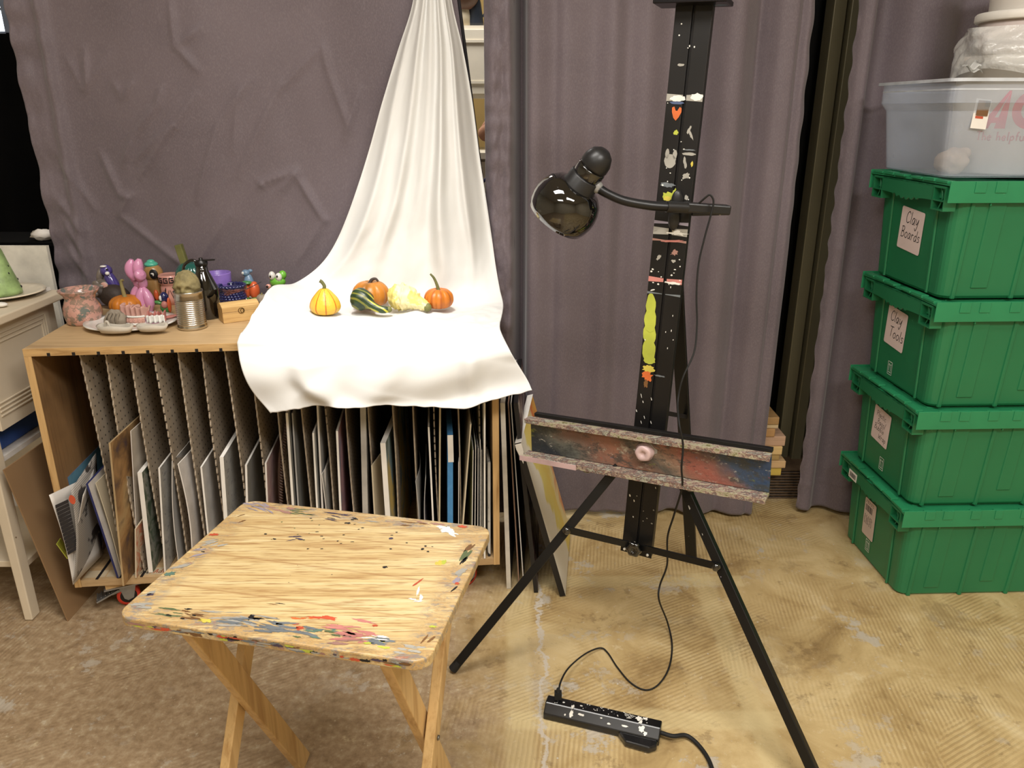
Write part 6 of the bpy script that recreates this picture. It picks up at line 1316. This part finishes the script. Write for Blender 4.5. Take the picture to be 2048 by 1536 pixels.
t4 = tote('topmost green crate labelled Clay Boards under the clear bin', tl_(1.150, 2.052, 3*HT), YAW, [('text', .0, .160, .125, .122, [('Clay', -.034, .018, .034), ('Boards', -.050, -.026, .031)], R(-4))])
# ------------------------------------------------------------ clear bin
ZB = 4*HT+.004
def clearm():
    t = NT('frosted_clear_plastic'); g = t.n('ShaderNodeBsdfTransparent'); g.inputs[0].default_value = (.93, .95, .98, 1); mx_ = t.n('ShaderNodeMixShader'); out = [n for n in t.t.nodes if n.type == 'OUTPUT_MATERIAL'][0]
    t.set(Base_Color=S(214, 220, 230), Roughness=.3, Coat_Weight=.4); t.L.new(t.ramp(t.noise(6, 3), [(.3, .22), (.7, .32)]), mx_.inputs[0]); t.L.new(g.outputs[0], mx_.inputs[1]); t.L.new(t.b.outputs[0], mx_.inputs[2]); t.L.new(mx_.outputs[0], out.inputs[0]); return t.mat
CLR = clearm()
bx0 = 1.140; by0 = 2.095; BW, BD, BH = .50, .36, .243
cbn = thing('clear_bin', 'translucent plastic bin holding a bucket on the top green crate', 'bin', (bx0+BW/2, by0+BD/2, ZB))
def rr3(dx0, z): 
    w_, d_ = BW+2*dx0, BD+2*dx0; return [Vector((bx0+BW/2+x, by0+BD/2+y, ZB+z)) for x, y in rrect(w_, d_, .03, 5)]
b = MB(); rs_ = [rr3(-.004, 0), rr3(.0, .004), rr3(.018, .165), rr3(.030, .185), rr3(.030, BH-.006), rr3(.030, BH)]
for i in range(5): b.add(rs_[i]+rs_[i+1], [(k, (k+1) % 24, 24+(k+1) % 24, 24+k) for k in range(24)], 0, False)
b.add(rs_[0], [tuple(range(24))[::-1]]); obj('bin_wall', b, CLR, cbn, solid=.0018)
b = MB(); A_, B_, C_, D_ = rr3(.031, BH-.028), rr3(.031, BH-.024), rr3(.040, BH-.004), rr3(.040, BH)
for p, q in ((rr3(.031, BH-.006), rr3(.042, BH-.008)), (rr3(.042, BH-.008), rr3(.042, BH)), (rr3(.042, BH), rr3(.030, BH))): b.add(p+q, [(k, (k+1) % 24, 24+(k+1) % 24, 24+k) for k in range(24)], 0)
b.add(A_+B_, [(k, (k+1) % 24, 24+(k+1) % 24, 24+k) for k in range(24)], 0); obj('bin_rim', b, mat('rim_plastic', S(206, 212, 220), .25, coat=.5), cbn)
# sticker on the front
p0 = Py(1962, 228, by0-.018); sk = MB(); sw, sh_ = .040, .072
sk.box(p0, (sw, .001, sh_), (R(-6), R(5), 0)); q0 = p0+Vector((0, -.001, 0))
sk.box(q0+Vector((.002, -.0003, .014)), (.030, .0006, .036), (R(-6), R(5), 0), m=1); sk.box(q0+Vector((.012, -.0007, .024)), (.012, .0006, .014), (R(-6), R(5), 0), m=3); sk.box(q0+Vector((-.004, -.0007, -.008)), (.020, .0006, .006), (R(-6), R(5), 0), m=2)
for k in range(4): sk.box(q0+Vector((-.003, -.0007+.0006*k, -.016-.005*k)), (.024-.004*k, .0006, .0014), (R(-6), R(5), 0), m=3)
obj('product_sticker', sk, ['white', 'p_brown', 'p_red', 'ink'], cbn)
tag(place(obj('clay_lump', MB().ell((0, 0, .035), (.045, .04, .035), n=26, fn=lambda d: 1+.25*noise.noise(d*1.7)).ell((.025, .0, .052), (.024, .02, .018), (0, R(-30), 0)), mat('beige_clay', S(214, 190, 166), .7), org=(0, 0, 0)), (1.205, 2.19, ZB+.004), 0, .95), 'beige clay lump inside the clear bin', 'clay')
# bucket with red lettering
M['bucket'] = mat('white_bucket', S(214, 208, 200), .4, var=.03)
bxc, byc = 1.385, 2.265; br0, br1 = .135, .150; bz = ZB+.003; bh = .30
bk = thing('bucket', 'white bucket with big red letters standing inside the clear bin', 'bucket', (bxc, byc, bz))
obj('bucket_wall', MB().lathe([(.001, 0), (br0, 0), (br0+.001, .004), (br1, bh-.02), (br1+.006, bh-.018), (br1+.006, bh), (br1-.002, bh), (br1-.005, bh-.02), (br0-.005, .01), (.001, .008)], 60, c=(bxc, byc, bz)), 'bucket', bk)
def cyl(a, z): r_ = br0+(br1-br0)*z/bh+.0012; return Vector((bxc+r_*math.sin(a), byc-r_*math.cos(a), bz+z))
def cylpoly(mb, pts, m=0, n=8):     # quad strips wrapped on the bucket
    for (a0, z0), (a1, z1), (a2, z2), (a3, z3) in pts:
        mb.grid(lambda u, v: cyl((a0+(a1-a0)*u)*(1-v)+(a3+(a2-a3)*u)*v, (z0+(z1-z0)*u)*(1-v)+(z3+(z2-z3)*u)*v), n, n, m=m)
lg = MB(); a_ = -1.04
# slanted wedge A : left leg, right leg
cylpoly(lg, [((a_, .118), (a_+.16, .118), (a_+.44, .212), (a_+.40, .212)), ((a_+.26, .118), (a_+.44, .118), (a_+.44, .212), (a_+.36, .180)), ((a_+.14, .132), (a_+.3, .132), (a_+.3, .146), (a_+.18, .146))])
cc = a_+.80; NN = 30
lg.grid(lambda u, v: cyl(cc+(.30-.14*v)*math.cos(R(40+280*u)), .165+(.048-.022*v)*math.sin(R(40+280*u))), NN, 2)
cylpoly(lg, [((a_+1.15, .118), (a_+1.5, .118), (a_+1.5, .134), (a_+1.15, .134)), ((a_+1.15, .158), (a_+1.45, .158), (a_+1.45, .172), (a_+1.15, .172)), ((a_+1.15, .196), (a_+1.5, .196), (a_+1.5, .212), (a_+1.15, .212)), ((a_+1.15, .134), (a_+1.27, .134), (a_+1.27, .196), (a_+1.15, .196))])
obj('red_lettering', lg, mat('bucket_red', S(206, 52, 80), .5, var=.02), bk)
tx = MB(); x = a_-.02
for ch in 'The helpful':
    ww, st = GL.get(ch, GL[' '])
    for s_ in st:
        P = cr([Vector((a, b, 0)) for a, b in s_], 3) if len(s_) > 2 else [Vector((a, b, 0)) for a, b in s_]
        tx.tube([cyl(x+p.x*.15, .088+p.y*.022) for p in P], .0017, 5)
    x += (ww+.10)*.15
obj('slogan', tx, mat('faded_red', S(196, 96, 110), .5), bk)
# plastic bag around the neck
def bagf(u, v):
    a = 2*math.pi*u; z = bz+bh-.045+v*.115; r_ = .158+.014*math.sin(a*5+v*4)*(.4+v*.5)+.010*noise.noise(Vector((math.cos(a)*4, math.sin(a)*4, v*5)))-.03*max(0, v-.6)
    if 3.6 < a < 4.4 and v < .6: r_ += .018
    return Vector((bxc-.005+r_*math.cos(a), byc+r_*math.sin(a), z-.012*math.sin(a*3)*(1-v)))
bag = MB().grid(bagf, 110, 22)
def bagm():
    t = NT('wrinkled_plastic_film'); g = t.n('ShaderNodeBsdfTransparent'); mx_ = t.n('ShaderNodeMixShader'); out = [n for n in t.t.nodes if n.type == 'OUTPUT_MATERIAL'][0]
    t.set(Base_Color=S(236, 236, 232), Roughness=.15, Coat_Weight=.6); t.bump(t.noise(28, 4), .9, .01); mx_.inputs[0].default_value = .55; t.L.new(g.outputs[0], mx_.inputs[1]); t.L.new(t.b.outputs[0], mx_.inputs[2]); t.L.new(mx_.outputs[0], out.inputs[0]); return t.mat
tail = MB().grid(lambda u, v: Vector((bxc-.150-.045*v, byc-.075+.01*math.sin(u*9)+.03*(u-.5)*(1-v*.5), bz+bh-.030+.03*(u-.5)*(1-v)+.006*math.sin(v*9))), 10, 10)
bag.v += []; o_ = tag(obj('plastic_bag', bag, bagm()), 'crumpled clear plastic bag wrapped around the bucket above the bin', 'bag'); obj('bag_tail', tail, bagm(), o_, solid=.0006)
b2 = bz+bh+.001
bk2 = thing('bucket', 'upper white tub with lid rim stacked on the lettered bucket', 'bucket', (bxc+.01, byc, b2))
obj('bucket_wall', MB().lathe([(.001, 0), (.118, 0), (.120, .004), (.128, .085), (.001, .085)], 50, c=(bxc+.01, byc, b2)), mat('pinkish_tub', S(206, 192, 186), .4), bk2)
obj('bucket_lid', MB().lathe([(.001, .0855), (.137, .0855), (.140, .089), (.140, .104), (.136, .108), (.001, .108)], 50, c=(bxc+.01, byc, b2)), 'white', bk2)
tag(obj('tub', MB().lathe([(.001, 0), (.112, 0), (.114, .004), (.124, .14), (.120, .14), (.11, .01), (.001, .008)], 50, c=(bxc+.015, byc, b2+.1085)), 'bucket'), 'topmost white tub on the bucket stack, cut by the photo top', 'tub')
# ============================================================ LIGHT
def area(name, loc, sx, sy, power, c=(1, .96, .905), target=None, spread=None):
    l = bpy.data.lights.new(name, 'AREA'); power *= 1.45; l.shape = 'RECTANGLE'; l.size = sx; l.size_y = sy; l.energy = power; l.color = c
    if spread: l.spread = R(spread)
    o = bpy.data.objects.new(name, l); col.objects.link(o); o.location = loc
    if target: o.rotation_euler = (Vector(target)-Vector(loc)).to_track_quat('-Z', 'Y').to_euler()
    return o
area('ceiling_light', (-.4, .9, ZC-.03), 1.2, .5, 27)
area('ceiling_light', (1.1, -.3, ZC-.03), 1.3, .6, 58)
area('ceiling_light', (-.9, -1.2, ZC-.03), 1.2, .6, 22)
area('ceiling_light', (-.4, 3.9, ZC-.03), 1.2, .5, 24)
sp_ = bpy.data.lights.new('still_life_spot', 'SPOT'); sp_.energy = 150; sp_.spot_size = R(36); sp_.spot_blend = 1; sp_.shadow_soft_size = .12; sp_.color = (1, .96, .90)
so = bpy.data.objects.new('still_life_spot', sp_); col.objects.link(so); so.location = (-.35, 1.55, 2.82); so.rotation_euler = (Vector((-.42, 2.22, .85))-so.location).to_track_quat('-Z', 'Y').to_euler()
wld = bpy.data.worlds.new('world'); bpy.context.scene.world = wld; wld.use_nodes = True
wld.node_tree.nodes['Background'].inputs[0].default_value = (1, .96, .91, 1); wld.node_tree.nodes['Background'].inputs[1].default_value = .45
bpy.context.scene.view_settings.view_transform = 'Standard'
bpy.context.scene.view_settings.exposure = 0
